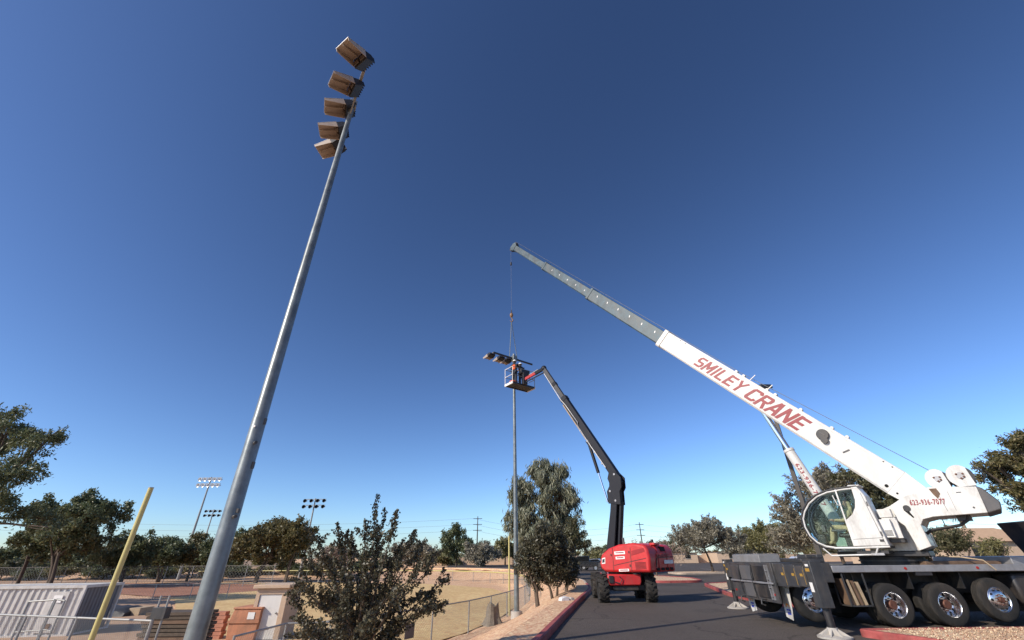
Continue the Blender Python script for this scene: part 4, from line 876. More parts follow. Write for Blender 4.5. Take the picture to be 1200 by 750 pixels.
# ------------------------------------------------------------------ people
def add_skin(name, verts, edges, m, parent, lev=1):
    me = bpy.data.meshes.new(name); bmm = bmesh.new(); lay = bmm.verts.layers.skin.verify()
    vs_ = []
    for i, (p, r) in enumerate(verts):
        v = bmm.verts.new(p); v[lay].radius = (r, r); v[lay].use_root = (i == 0); vs_.append(v)
    for a, b in edges: bmm.edges.new((vs_[a], vs_[b]))
    bmm.to_mesh(me); bmm.free(); o = link(name, me, m, parent)
    sk = o.modifiers.new('skin', 'SKIN'); sk.use_smooth_shade = True
    sb = o.modifiers.new('sub', 'SUBSURF'); sb.levels = lev; sb.render_levels = lev
    return o
def worker(label, loc, rz, J, body_m, leg_m, hat_m=None, vest_m=None, group=None):
    o = thing('person', label, 'person', loc, rz, group)
    V = [(J['pelvis'], .14), (J['belly'], .135), (J['chest'], .155), (J['neck'], .06), (J['head0'], .085), (J['head'], .10), (J['top'], .075)]
    E_ = [(0, 1), (1, 2), (2, 3), (3, 4), (4, 5), (5, 6)]
    for s in ('L', 'R'):
        k = len(V); V += [(J['hip' + s], .10), (J['knee' + s], .068), (J['ank' + s], .05), (J['toe' + s], .045)]; E_ += [(0, k), (k, k + 1), (k + 1, k + 2), (k + 2, k + 3)]
    for s in ('L', 'R'):
        k = len(V); V += [(J['sho' + s], .075), (J['elb' + s], .05), (J['wri' + s], .035)]; E_ += [(2, k), (k, k + 1), (k + 1, k + 2)]
    add_skin('body', V, E_, body_m, o, 2)
    # trousers over the legs
    V2 = [(J['pelvis'], .15)]; E2 = []
    for s in ('L', 'R'):
        k = len(V2); V2 += [(J['hip' + s], .112), (J['knee' + s], .08), (J['ank' + s], .066)]; E2 += [(0, k), (k, k + 1), (k + 1, k + 2)]
    add_skin('trousers', V2, E2, leg_m, o, 2)
    hd = Vector(J['head']); f = Vector(J.get('face', (1, 0, 0))).normalized(); sd_ = Vector((-f.y, f.x, 0)).normalized()
    fc = MB(); fc.ball(hd + f * .02, (.085, .085, .115), 14, 10); fc.ball(hd + f * .105 + Vector((0, 0, -.01)), .02, 6, 5); fc.build('face', 'skin', o)
    for q in (-1, 1): MB().ball(hd + sd_ * q * .09, (.02, .02, .032), 6, 5).build('ear', 'skin', o); MB().ball(hd + f * .095 + sd_ * q * .033 + Vector((0, 0, .02)), .012, 6, 5).build('eye', 'hole', o)
    for s in ('L', 'R'):
        wv = Vector(J['wri' + s]); dv = (wv - Vector(J['elb' + s])).normalized(); pv = dv.cross(Vector((0, 0, 1))).normalized(); uv = pv.cross(dv)
        hv = [(tuple(wv), .03), (tuple(wv + dv * .05), .036), (tuple(wv + dv * .08), .034)]; he = [(0, 1), (1, 2)]
        for j in range(4):
            b = wv + dv * .085 + pv * (j - 1.5) * .021; k = len(hv); hv += [(tuple(b + dv * .035), .0095), (tuple(b + dv * (.06 + .008 * (j in (1, 2))) - uv * .03), .008)]; he += [(2, k), (k, k + 1)]
        k = len(hv); hv += [(tuple(wv + dv * .06 + pv * .045), .0105), (tuple(wv + dv * .09 + pv * .055 - uv * .02), .009)]; he += [(1, k), (k, k + 1)]
        add_skin('hand', hv, he, 'skin', o, 1)
    if hat_m:
        h = MB(); h.lathe([(.001, .145), (.06, .135), (.10, .095), (.118, .03), (.15, .022), (.15, .012), (.112, .012)], hd + Vector((0, 0, .02)), 'z', 18, False); h.build('hard_hat', hat_m, o)
    if vest_m: add_skin('vest', [(Vector(J['pelvis']) + Vector((0, 0, .08)), .165), (J['belly'], .16), (J['chest'], .18), (Vector(J['neck']) - Vector((0, 0, .05)), .09)], [(0, 1), (1, 2), (2, 3)], vest_m, o, 1)
    return o
STAND = dict(pelvis=(0, 0, .95), belly=(.01, 0, 1.12), chest=(.02, 0, 1.36), neck=(.02, 0, 1.53), head0=(.04, 0, 1.60), head=(.05, 0, 1.67), top=(.05, 0, 1.74),
             hipL=(0, .1, .9), kneeL=(.03, .12, .5), ankL=(0, .13, .1), toeL=(.16, .14, .05), hipR=(0, -.1, .9), kneeR=(.02, -.12, .5), ankR=(-.03, -.13, .1), toeR=(.13, -.14, .05),
             shoL=(.02, .2, 1.42), elbL=(.16, .3, 1.22), wriL=(.4, .2, 1.3), shoR=(.02, -.2, 1.42), elbR=(.2, -.28, 1.25), wriR=(.42, -.12, 1.38))
SIT = dict(pelvis=(0, 0, 0), belly=(-.06, 0, .17), chest=(-.13, 0, .4), neck=(-.15, 0, .57), head0=(-.13, 0, .64), head=(-.11, 0, .72), top=(-.11, 0, .79),
           hipL=(.02, .1, 0), kneeL=(.45, .14, .08), ankL=(.58, .14, -.34), toeL=(.73, .15, -.38), hipR=(.02, -.1, 0), kneeR=(.45, -.14, .08), ankR=(.58, -.14, -.34), toeR=(.73, -.15, -.38),
           shoL=(-.13, .2, .46), elbL=(.05, .3, .24), wriL=(.32, .28, .26), shoR=(-.13, -.2, .46), elbR=(.05, -.3, .24), wriR=(.32, -.28, .26))

# ------------------------------------------------------------------ truck crane
OC = Vector((11.6, 14.8, 0))
cr = thing('truck_crane', 'white truck crane with raised telescopic boom and black carrier on outriggers', 'crane', OC)
def wheel(x, z, s, dual, r=.5, yo=1.3):
    """s = -1 near side, +1 far side; outer face at yo"""
    def prof(y0, w): return [(.29, y0), (.36, y0 - .004), (.44, y0 + .004), (r - .035, y0 + .012), (r - .01, y0 + .03), (r, y0 + .06), (r, y0 + .09), (r - .014, y0 + .092), (r - .014, y0 + .104), (r, y0 + .106), (r, y0 + w / 2 - .006), (r - .014, y0 + w / 2 - .004), (r - .014, y0 + w / 2 + .004), (r, y0 + w / 2 + .006), (r, y0 + w - .106), (r - .014, y0 + w - .104), (r - .014, y0 + w - .092), (r, y0 + w - .09), (r, y0 + w - .06), (r - .035, y0 + w - .012), (.44, y0 + w), (.29, y0 + w)]
    mb = MB(Matrix.Translation((x, 0, z)) @ Matrix.Scale(-s, 4, (0, 1, 0)))
    mb.lathe(prof(-yo, .28), (0, 0, 0), 'y', 40)
    if dual: mb.lathe(prof(-yo + .34, .28), (0, 0, 0), 'y', 40)
    wo_ = mb.build('wheel', 'tyre', cr, ang=30)
    m2 = Matrix.Translation((x, 0, z)) @ Matrix.Scale(-s, 4, (0, 1, 0)); rim = MB(m2)
    yd = -yo + (.17 if dual else .035)
    if dual: rim.lathe([(.295, -yo + .004), (.283, -yo - .004), (.27, -yo + .012), (.262, -yo + .06), (.255, -yo + .15), (.235, yd + .012), (.20, yd), (.12, yd), (.02, yd), (.02, yd + .03), (.25, yd + .03), (.295, -yo + .05)], (0, 0, 0), 'y', 40)
    else: rim.lathe([(.295, -yo + .004), (.283, -yo - .006), (.268, -yo + .004), (.258, -yo + .035), (.24, -yo + .02), (.21, -yo - .012), (.14, -yo - .03), (.02, -yo - .03), (.02, -yo + .02), (.27, -yo + .1)], (0, 0, 0), 'y', 40)
    rm = rim.build('rim', 'chrome', wo_, ang=40)
    hm = MB(m2)
    for k in range(10):
        a = 2 * PI * k / 10; rr = .205; y_ = yd - .003 if dual else -yo - .0145
        nx = math.cos(a); nz = math.sin(a); tl = .0 if dual else .22
        hm.cyl((nx * rr, y_ + .012, nz * rr), (nx * rr + nx * tl * .01, y_, nz * rr), .033, n=10)
    hm.build('hand_hole', 'hole', wo_, kind='stuff')
    hb = MB(m2)
    if dual: hb.lathe([(.11, yd), (.11, yd - .09), (.09, yd - .11), (.001, yd - .11)], (0, 0, 0), 'y', 20, False)
    else: hb.lathe([(.075, -yo - .03), (.075, -yo - .065), (.055, -yo - .08), (.001, -yo - .08)], (0, 0, 0), 'y', 20, False)
    for k in range(10):
        a = 2 * PI * (k + .5) / 10; rr = .145 if dual else .115; y_ = yd if dual else -yo - .03
        hb.cyl((math.cos(a) * rr, y_, math.sin(a) * rr), (math.cos(a) * rr, y_ - .035, math.sin(a) * rr), .015, n=6)
    hb.build('hub', 'hub', wo_, kind='stuff')
for x, z, du in [(-3.54, .635, False), (-1.4, .498, True), (.06, .498, True), (1.45, .6, False), (5.2, .55, False), (6.6, .55, False)]:
    for s in (-1, 1): wheel(x, z, s, du)
    MB().cyl((x, -1.05, z), (x, 1.05, z), .09, n=10).build('axle', 'chassis', cr)
    if abs(x) < 2: MB().ball((x, 0, z), (.24, .2, .24)).build('differential', 'chassis', cr)
ch_ = MB(); ch_.bb(-4.3, 8, -.48, -.36, .72, 1.24); ch_.bb(-4.3, 8, .36, .48, .72, 1.24)
for x in (-2.7, -.7, .8, 2.2, 3.5, 5.9, 7.8): ch_.bb(x, x + .12, -.36, .36, .74, 1.2)
ch_.build('chassis_frame', 'chassis', cr)
MB().bb(-2.8, 8, -1.22, 1.22, 1.24, 1.385).build('deck', 'chassis', cr)
for s in (-1, 1):
    dk = MB().bb(-2.78, 8, s * 1.22, s * 1.31, 1.255, 1.42).build('deck_rail', 'deck', cr, bevel=.012)
    for x in (-.75, 1.25, 3.3): MB().cyl((x, s * 1.305, 1.34), (x, s * 1.325, 1.34), .035, n=12).build('marker_lamp', 'reflector', dk)
MB().bb(2.35, 8, -1.27, 1.27, 1.386, 1.60).build('toolbox', 'deck', cr, bevel=.015)
MB().bb(.15, 2.3, -1.0, -.2, 1.386, 1.50).build('timber_mat', 'wood', cr, bevel=.01)
MB().tube([(.9, -.6, 1.62), (1.2, -1.0, 1.6), (1.55, -1.27, 1.52), (1.62, -1.34, 1.38), (1.7, -1.35, 1.28)], .017, 6).build('tie_line', 'wood2', cr)
MB().bb(-.5, -.05, -1.29, -1.2, 1.17, 1.25).build('step_bracket', 'black', cr)
MB().bb(2.25, 4.4, -1.15, -.55, .45, 1.2).build('under_deck_shade_tank', 'black', cr, bevel=.08)  # dark tank added to make the black shading under the deck
MB().bb(-2.6, -2.2, .4, 1.2, .6, 1.2).build('air_tank', 'black', cr, bevel=.05)
MB().bb(-1.9, 2.2, -.35, .35, .45, 1.0).build('gearbox', 'chassis', cr, bevel=.08)
fw = MB()
for x in (-2.45, -.67, .75): fw.bb(x, x + .03, -1.2, 1.2, .85, 1.24)
fw.bb(-4.3, 2.3, 1.02, 1.05, .95, 1.24); fw.bb(-2.7, 4.4, .16, .2, .2, .9); fw.bb(-2.75, 4.4, .1, .14, .42, 1.24); fw.build('crossmember_and_shade_plate', 'chassis', cr, kind='stuff')  # long black plates added to stand in for the dark under the deck
# rack of dunnage boards between tag axle and drive axles
rk_ = MB(); x0, x1 = -2.55, -1.98
for x in (x0, x1): rk_.bb(x - .015, x + .015, -1.28, -1.25, .5, 1.25); rk_.bb(x - .015, x + .015, -.85, -.82, .5, 1.25); rk_.bb(x - .015, x + .015, -1.28, -.82, .47, .5)
rk_.bb(x0, x1, -1.28, -1.25, .47, .5); rk_.build('board_rack', 'outrig', cr)
for k in range(4): MB(Matrix.Translation((x0 + .1 + k * .12, -1.05, .50)) @ Matrix.Rotation(R(-8), 4, 'Y')).bb(-.03, .03, -.17, .17, 0, .62 - .03 * k).build('board', 'wood2' if k % 2 else 'wood', cr, ang=0)
# rear outrigger box and tail
rb = MB(); rb.bb(-4.4, -2.8, -1.3, 1.3, 1.02, 1.5); rb.build('outrigger_box', 'outrig', cr, bevel=.015)
rp = MB(); rp.bb(-4.46, -4.4, -1.3, 1.3, .55, 1.5); rp.build('rear_panel', 'outrig', cr, bevel=.01)
for y0, y1, z0, z1, mm in [(-.15, .55, 1.05, 1.42, 'cw'), (.65, 1.2, 1.0, 1.42, 'outrig'), (-.1, .45, .62, .98, 'cw'), (-.95, -.3, 1.05, 1.42, 'chassis'), (-.95, -.3, .65, .95, 'chassis')]:
    MB().bb(-4.49, -4.461, y0, y1, z0, z1).build('access_plate', mm, cr, bevel=.01)
for y0 in (-1.2, 1.05):
    MB().bb(-4.475, -4.461, y0 + .03, y0 + .1, .72, .77).build('tail_light', 'reflector', cr)
MB().bb(-4.42, -3.8, -.7, 1.0, 1.5, 1.71).build('counterweight_slab', 'slab', cr, bevel=.02); MB().bb(-4.40, -3.82, -.68, .98, 1.711, 1.73).build('slab_cover', 'deck', cr, bevel=.01)
MB().bb(-3.5, -2.85, -1.2, 1.2, 1.5, 1.6).build('tail_deck', 'outrig', cr, bevel=.02)
for x in (-3.3, -3.0): MB().bb(x, x + .18, -1.15, -.7, 1.6, 1.7).build('lifting_bracket', 'outrig', cr, bevel=.02)
for s in (-1, 1):
    fl = MB().prism([(s * 1.29, .95), (s * .85, .95), (s * .80, .22), (s * 1.10, .16), (s * 1.22, .55)], -4.13, -4.12, 'x').build('mudflap', 'white', cr, ang=0)
    e = MB(Matrix.Translation((-4.135, s * 1.0, .45)));
    arc = [(math.cos(R(a)) * .09, math.sin(R(a)) * .09) for a in range(0, 181, 20)] + [(math.cos(R(a)) * .05, math.sin(R(a)) * .05) for a in range(180, -1, -20)]
    e.prism(arc, 0, .004, 'x'); e.build('emblem', 'orange_mark', fl, ang=0)
    e2_ = MB(Matrix.Translation((-4.135, s * 1.0, .36)))
    for (a0, a1, b0, b1) in [(-.09, -.01, 0, .05), (.01, .09, .01, .05), (-.08, .08, -.08, -.02)]: e2_.bb(0, .004, a0, a1, b0, b1)
    e2_.build('emblem', 'blue_mark', fl, ang=0, kind='stuff')
def outrigger(x, s, yend, zp=.0):
    yy = [1.28, 1.28 + (yend - 1.28) * .36, 1.28 + (yend - 1.28) * .68, yend]
    for i in range(3):
        h = .27 - .022 * i; wd = .23 - .018 * i; c = 1.22
        a_, b_ = yy[i] - .05, yy[i + 1] - (.12 if i == 2 else 0)
        bmn = MB().bb(x - wd, x + wd, s * a_, s * b_, c - h, c + h).build('outrigger_beam', 'outrig', cr, bevel=.012)
        MB().bb(x - wd - .004, x - wd, s * (b_ - .03), s * (b_ - .042), c - h + .05, c + h - .08).build('warning_stripe', 'warn', bmn, ang=0)
        MB().bb(x - wd - .004, x - wd, s * (b_ - .09), s * (b_ - .2), c + .0, c + .06).build('warning_sticker', 'warn', bmn, ang=0)
        rim_ = MB().bb(x - wd - .015, x + wd + .015, s * (b_ - .001), s * (b_ - .04), c + h, c + h + .015).build('beam_collar', 'outrig', bmn)
    jk = MB().bb(x - .15, x + .15, s * (yend - .14), s * (yend + .14), .58, 1.56).build('jack_housing', 'outrig', cr, bevel=.015)
    MB().bb(x - .154, x - .15, s * (yend - .1), s * (yend + .02), .9, 1.1).build('white_sticker', 'label', jk); MB().bb(x - .154, x - .15, s * (yend - .1), s * (yend + .06), 1.33, 1.40).build('warning_sticker', 'warn', jk); MB().bb(x - .154, x - .15, s * (yend - .06), s * (yend + .06), 1.44, 1.49).build('white_sticker', 'label', jk)
    MB().cyl((x, s * yend, .1), (x, s * yend, .6), .085, n=16).build('jack_rod', 'black', cr)
    pd = MB(); pd.lathe([(.001, .0), (.36, .0), (.36, .035), (.30, .05), (.12, .07), (.11, .2), (.001, .2)], (x, s * yend, .004), 'z', 16, False)
    for k in range(8):
        a = 2 * PI * k / 8; d = Vector((math.cos(a), math.sin(a), 0)); pd.add([tuple(Vector((x, s * yend, 0)) + d * q + Vector((-d.y, d.x, 0)) * t + Vector((0, 0, z))) for t in (-.012, .012) for q, z in ((.1, .05), (.33, .05), (.1, .19))], [(0, 1, 2), (5, 4, 3), (0, 3, 4, 1), (1, 4, 5, 2), (2, 5, 3, 0)])
    pd.build('outrigger_pad', 'conc', cr, ang=30)
outrigger(-4.15, -1, 2.70); outrigger(-3.4, 1, 3.74)
MB().bb(-4.52, -4.461, -1.25, 1.25, .985, 1.03).build('rear_beam', 'deck', cr, bevel=.008)
for y_ in (-.6, .6): MB().tube([(-4.46, y_, .62), (-4.6, y_, .6), (-4.62, y_, .5), (-4.52, y_, .46)], .022, 6).build('tow_hook', 'outrig', cr)
for y_ in (-.2, .58): MB().tube([(-4.49, y_, 1.45), (-4.53, y_, 1.2), (-4.5, y_ + .05, .8), (-4.47, y_ + .02, .6)], .014, 6).build('air_line', 'hose', cr)
for y_ in (-1.12, -1.0): MB().bb(-4.5, -4.461, y_ - .012, y_ + .012, .62, 1.45).build('ladder_rail', 'deck', cr, ang=0)
for k in range(4): MB().bb(-4.51, -4.49, -1.12, -1.0, .7 + k * .2, .72 + k * .2).build('ladder_rung', 'deck', cr, ang=0)
for x_ in (-4.1, -3.6, -3.1): MB().cyl((x_, -1.3, 1.44), (x_, -1.315, 1.44), .02, n=8).build('bolt', 'deck', cr)
# driver's cab at the front of the carrier, mostly beyond the frame
MB().prism([(3.55, 2.5), (5.0, 2.6), (7.6, 2.7), (8.6, 1.9), (8.7, .7), (7.9, .7), (7.3, 1.1), (7.0, 1.605), (3.95, 1.605)], -1.28, -.2).build('driver_cab', 'black', cr, bevel=.03)

# --- superstructure, turned towards the light pole
S = Matrix.Rotation(R(134.36), 4, 'Z')
def sm(): return MB(S)
sm().cyl((0, 0, 1.386), (0, 0, 1.62), .8, n=40).build('slew_ring', 'chassis', cr)
sm().cyl((0, 0, 1.5), (0, 0, 1.54), .84, n=48).build('ring_gear', 'outrig', cr)
sm().bb(-1.0, 1.2, -.75, .75, 1.62, 1.76).build('turntable', 'black', cr, bevel=.02)
plate = [(.35, 2.35), (-.18, 2.84), (-.72, 3.03), (-1.0, 3.17), (-1.62, 3.37), (-2.6, 3.29), (-2.64, 2.82), (-2.56, 2.64), (-1.45, 2.61), (-1.2, 2.56), (-1.09, 2.42), (-1.12, 1.88), (-.82, 1.765), (.35, 1.765)]
leg = [(-.60, 2.96), (-1.0, 3.175), (-1.62, 3.375), (-2.6, 3.295), (-2.645, 2.82), (-2.565, 2.635), (-1.45, 2.605), (-1.2, 2.55), (-1.1, 2.41), (-1.13, 1.87), (-.82, 1.765), (-.74, 2.4), (-.62, 2.55)]
for s, y0, y1 in ((1, .62, .9), (-1, -.62, -.9)):
    pt = sm().prism(leg, y0, y1).build('side_frame', 'white', cr, bevel=.012)
    if s == 1:
        # seams, pin boss, tail hatch
        sm().cyl((-.95, .9, 2.86), (-.95, .925, 2.86), .085, n=16).build('pin_boss', 'black', pt)
        sm().prism([(-.93, 2.9), (-1.03, 2.62), (-1.0, 2.6), (-.86, 2.82)], .902, .912).build('recess', 'hole', pt)
        sm().box((-1.78, .902, 3.0), (.008, .006, .55), Matrix.Rotation(R(4), 3, 'Y')).build('seam', 'cw', pt); sm().box((-1.98, .902, 2.98), (.006, .006, .5)).build('seam', 'cw', pt)
        sm().prism([(-1.62, 3.33), (-1.78, 3.33), (-1.82, 3.18), (-1.72, 3.05), (-1.66, 3.18)], .901, .904).build('oil_stain', 'wood', pt)
        lettering('623-936-7077', S @ Vector((-1.46, .905, 2.99)), S.to_3x3() @ Vector((-1, 0, -.035)), (0, 0, 1), .78, .15, 'letter', pt, .12, .02)
        sm().cyl((-2.35, .9, 2.78), (-2.35, .915, 2.78), .025, n=10).build('bolt', 'cw', pt); sm().box((-2.2, .905, 3.18), (.1, .01, .02)).build('handle', 'cw', pt)
sm().prism(plate, -.45, .6).build('frame_body', 'white', cr, bevel=.01)
sm().prism([(-2.60, 3.31), (-2.70, 3.24), (-2.90, 2.88), (-2.86, 2.70), (-2.56, 2.62)], -1.15, .93).build('counterweight', 'cw', cr, bevel=.03)
for k in range(4): sm().bb(-2.62 - .01, -2.60, -.9 + k * .45, -.55 + k * .45, 3.0, 3.2).build('grille', 'hole', cr, ang=0)
def winch(cx, cz, r, y0, y1):
    sm().cyl((cx, y0 + .04, cz), (cx, y1 - .04, cz), r * .62, n=28).build('winch_drum', 'rope', cr)
    sm().cyl((cx - r * .12, y0 + .06, cz), (cx - r * .12, y1 - .06, cz), r * .86, n=28).build('rope_winding', 'black', cr)
    for yy in (y0, y1 - .05):
        out = [(cx + r * math.cos(R(a)), cz + r * math.sin(R(a))) for a in range(200, -21, -20)]
        out = [(cx + r * math.cos(R(a)), cz + r * math.sin(R(a))) for a in range(-50, 118, 14)] + [(cx - r * .62, cz + r * .7), (cx - r * .80, cz - r * 1.0), (cx + r * .45, cz - r * 1.02)]
        pl_ = sm().prism(out, yy, yy + .05).build('winch_plate', 'white', cr, ang=30, bevel=.008)
        if yy > 0:
            sm().cyl((cx, yy + .05, cz), (cx, yy + .075, cz), r * .3, n=16).build('winch_motor', 'deck', pl_)
            g_ = sm(); 
            for a in (30, 150, 270, 210): g_.ball((cx + r * .27 * math.cos(R(a)), yy + .07, cz + r * .27 * math.sin(R(a))), .028, 6, 5)
            g_.build('grease', 'hub', pl_, kind='stuff')
winch(-1.90, 3.60, .27, -.4, .66); winch(-2.40, 3.63, .29, -.4, .66)
sm().tube([(-2.72, .6, 3.8), (-2.85, .62, 3.75), (-2.87, .62, 3.55), (-2.78, .6, 3.4)], .02, 6).build('hose', 'hose', cr)
for k in range(3): sm().tube([(-1.1, .45 - k * .07, 2.2), (-1.25, .5 - k * .07, 2.28), (-1.55, .5 - k * .07, 2.33), (-1.9, .5 - k * .07, 2.38), (-2.1, .5 - k * .07, 2.5), (-2.18, .45 - k * .07, 2.72)], .035, 8).build('hose', 'hose', cr)
sm().bb(-2.2, -1.9, -.2, .5, 2.5, 2.66).build('hose_clamp', 'black', cr)
# boxes behind the operator's cab
for (x0, x1, y0, y1, z0, z1) in [(-.62, -.30, .9, 1.22, 2.3, 2.62), (-.64, -.36, 1.225, 1.26, 2.08, 2.55), (-.58, -.26, .9, 1.20, 2.63, 2.86), (-.50, -.24, 1.21, 1.42, 2.1, 2.58)]: sm().bb(x0, x1, y0, y1, z0, z1).build('equipment_box', 'white', cr, bevel=.012)
gr = sm()
for k in range(5): gr.bb(-.46, -.29, 1.421, 1.428, 2.15 + k * .03, 2.165 + k * .03)
gr.build('vent', 'cw', cr, kind='stuff')
sm().bb(-.62, -.3, .62, 1.2, 1.98, 2.08).build('box_bracket', 'black', cr)
# --- operator's cab
cab_out = [(-.06, 3.50), (.35, 3.49), (.75, 3.45), (1.08, 3.35), (1.36, 3.17), (1.55, 2.95), (1.66, 2.70), (1.68, 2.45), (1.62, 2.2), (1.48, 1.99), (1.28, 1.88), (1.06, 1.84)]
y0, y1 = .72, 1.62
cabw = sm().prism([(-.06, 3.50), (.08, 3.49), (.10, 3.12), (.17, 2.92), (.30, 2.74), (.50, 2.60), (.54, 1.90), (-.29, 1.90), (-.17, 3.25)], y1 - .05, y1).build('cab', 'white', cr, bevel=.012)
sm().prism([(-.06, 3.50), (.3, 3.49), (.3, 2.2), (.54, 1.90), (-.29, 1.90), (-.17, 3.25)], y0, y0 + .04).build('cab_inner_wall', 'white', cabw)
sm().add([(-.06, y0, 3.50), (-.06, y1, 3.50), (-.17, y1, 3.25), (-.17, y0, 3.25), (-.29, y1, 1.9), (-.29, y0, 1.9)], [(0, 1, 2, 3)]).build('cab_back', 'white', cabw, ang=0)
sm().prism([(-.17, 3.25), (-.29, 1.9), (-.26, 1.9), (-.14, 3.25)], y0, y1 - .051).build('cab_back', 'white', cabw, ang=0)
sm().prism([(-.05, 3.505), (.35, 3.495), (.75, 3.455), (.98, 3.395), (.97, 3.36), (.75, 3.415), (.35, 3.455), (-.05, 3.465)], y0, y1 - .052).build('roof', 'white', cabw)
sm().prism([(-.1, 3.508), (.2, 3.50), (.16, 3.57), (-.14, 3.55)], y0 + .1, y1 - .1).build('air_conditioner', 'white', cabw, bevel=.02)
sm().bb(-.29, 1.4, y0, y1 - .052, 1.84, 1.90).build('floor', 'chassis', cabw)
# window frames: black rubber outside, pale pillar inside
for yy in (y0 + .01, y1 - .03):
    path = [(x, yy, z) for x, z in cab_out]
    sm().tube(path, .032, 8).build('window_frame', 'black', cabw)
    sm().tube([(x - .035 * (1 if x > 1.0 else .3), yy + .012, z - (.045 if z > 2.9 else -.03 if z < 2.1 else 0)) for x, z in cab_out], .024, 8).build('pillar', 'white', cabw)
sm().tube([(1.06, y1 - .03, 1.86), (.5, y1 - .03, 1.855), (-.29, y1 - .03, 1.87)], .03, 8).build('sill', 'white', cabw)
sm().beam((.50, y1 - .02, 3.46), (.53, y1 - .02, 1.9), .04, .035, up=(0, 1, 0)).build('door_post', 'white', cabw)
sm().tube([(x * .93 + .02, (y0 + y1) / 2 - .35, z * .96 + .1) for x, z in cab_out[3:]], .025, 8).build('front_pillar', 'black', cabw)
sm().tube([(.62, y1 + .0, 3.3), (.60, y1 + .05, 3.2), (.57, y1 + .05, 3.02), (.50, y1 + .0, 3.0)], .014, 6).build('grab_handle', 'white', cabw)
gl = sm(); n = len(cab_out[2:])
gl.add([(x, yy, z) for yy in (y0 + .02, y1 - .04) for x, z in cab_out[2:]], [(i, i + 1, n + i + 1, n + i) for i in range(n - 1)]); gl.build('windscreen', 'glass', cabw, ang=60)
sm().prism([(.52, 3.44), (.75, 3.42), (1.06, 3.32), (1.33, 3.14), (1.51, 2.93), (1.62, 2.69), (1.64, 2.46), (1.58, 2.22), (1.45, 2.03), (1.25, 1.91), (.54, 1.91)], y1 - .03, y1 - .03).build('side_window', 'glass', cabw, ang=0)
sm().prism([(.10, 3.44), (.49, 3.44), (.49, 2.64), (.30, 2.77), (.18, 2.94), (.12, 3.12)], y1 - .03, y1 - .025).build('quarter_window', 'glass', cabw, ang=0)
sm().prism([(.3, 3.44), (.75, 3.42), (1.06, 3.32), (1.33, 3.14), (1.51, 2.93), (1.62, 2.69), (1.64, 2.46), (1.58, 2.22), (1.45, 2.03), (1.25, 1.91), (.54, 1.91), (.3, 2.2)], y0 + .02, y0 + .025).build('side_window', 'glass', cabw, ang=0)
sm().bb(-.22, -.12, y1 + .0, y1 + .012, 2.0, 2.06).build('door_latch', 'black', cabw)
# cab inside: seat, console, foot rest
sm().bb(.35, .87, .92, 1.42, 2.14, 2.26).build('seat', 'black', cabw, bevel=.04); sm().prism([(.31, 2.2), (.45, 2.2), (.27, 2.98), (.13, 2.95)], .95, 1.4).build('seat_back', 'black', cabw, bevel=.04)
sm().bb(.45, .75, 1.0, 1.34, 1.9, 2.14).build('seat_base', 'black', cabw); sm().bb(.6, 1.0, 1.45, 1.53, 2.30, 2.36).build('console', 'cw', cabw, bevel=.02); sm().bb(1.2, 1.45, .85, 1.5, 1.95, 2.25).build('dashboard', 'black', cabw, bevel=.04)
sm().cyl((.95, 1.48, 2.36), (.97, 1.48, 2.52), .018, n=8).build('lever', 'black', cabw); sm().bb(1.15, 1.25, 1.2, 1.45, 2.3, 2.5).build('display', 'cw', cabw, bevel=.01)
pw = OC + S @ Vector((.52, 1.17, 2.36))
worker('crane operator in tan work clothes sitting in the glazed cab', pw, R(134.36), SIT, 'shirt_tan', 'shirt_tan', None)
# step bars under the cab
sb = sm(); sb.tube([(1.35, 1.6, 1.86), (1.18, 1.6, 1.66), (.1, 1.6, 1.68)], .022, 8); sb.tube([(.1, 1.6, 1.68), (.0, 1.6, 1.84)], .022, 8); sb.build('step_rail', 'white', cabw)
sm().bb(-.2, .55, .65, 1.5, 1.70, 1.78).build('cab_support', 'black', cabw); sm().bb(-.1, .2, 1.5, 1.62, 1.66, 1.72).build('step', 'deck', cabw)
# --- boom
BA = R(49.35); bd = Vector((math.cos(BA), 0, math.sin(BA))); F0 = Vector((-1.5, 0, 2.95))
BM = S @ frame_m(F0, bd, (0, 1, 0))
def boxsec(w, h, c=.12): return [(-w / 2, h / 2 - .02), (-w / 2 + .02, h / 2), (w / 2 - .02, h / 2), (w / 2, h / 2 - .02), (w / 2, -h / 2 + c), (w / 2 - c * .8, -h / 2), (-w / 2 + c * .8, -h / 2), (-w / 2, -h / 2 + c)]
def bsec(s0, s1, w, h, m, zoff=0, name='boom_section', c=.06):
    q = MB(BM @ Matrix.Translation((0, 0, zoff))).prism(boxsec(w, h, c), s0, s1, 'x').build(name, m, cr, ang=20, bevel=.006); return q
b1 = bsec(.9, 10.85, .64, .86, 'white2', name='boom_base_section')
MB(BM).prism([(-.25, -.2), (.0, -.32), (.9, -.43), (.9, .43), (.0, .3), (-.25, .2)], -.32, .32).build('boom_foot', 'white2', cr, bevel=.01)
MB(BM).prism(boxsec(.70, .93, .06), 10.70, 10.92, 'x').build('boom_collar', 'white2', b1, bevel=.008)
MB(BM).bb(1.0, 10.6, .3205, .3245, .33, .345).build('weld_seam', 'cont', b1, ang=0); MB(BM).bb(1.0, 10.6, .3205, .3245, -.345, -.335).build('weld_seam', 'cont', b1, ang=0)
b2 = bsec(10.4, 16.95, .55, .72, 'boomsteel', -.02); b3 = bsec(16.5, 22.35, .46, .58, 'boomsteel', -.03); b4 = bsec(22.0, 27.0, .37, .46, 'boomsteel', -.04)
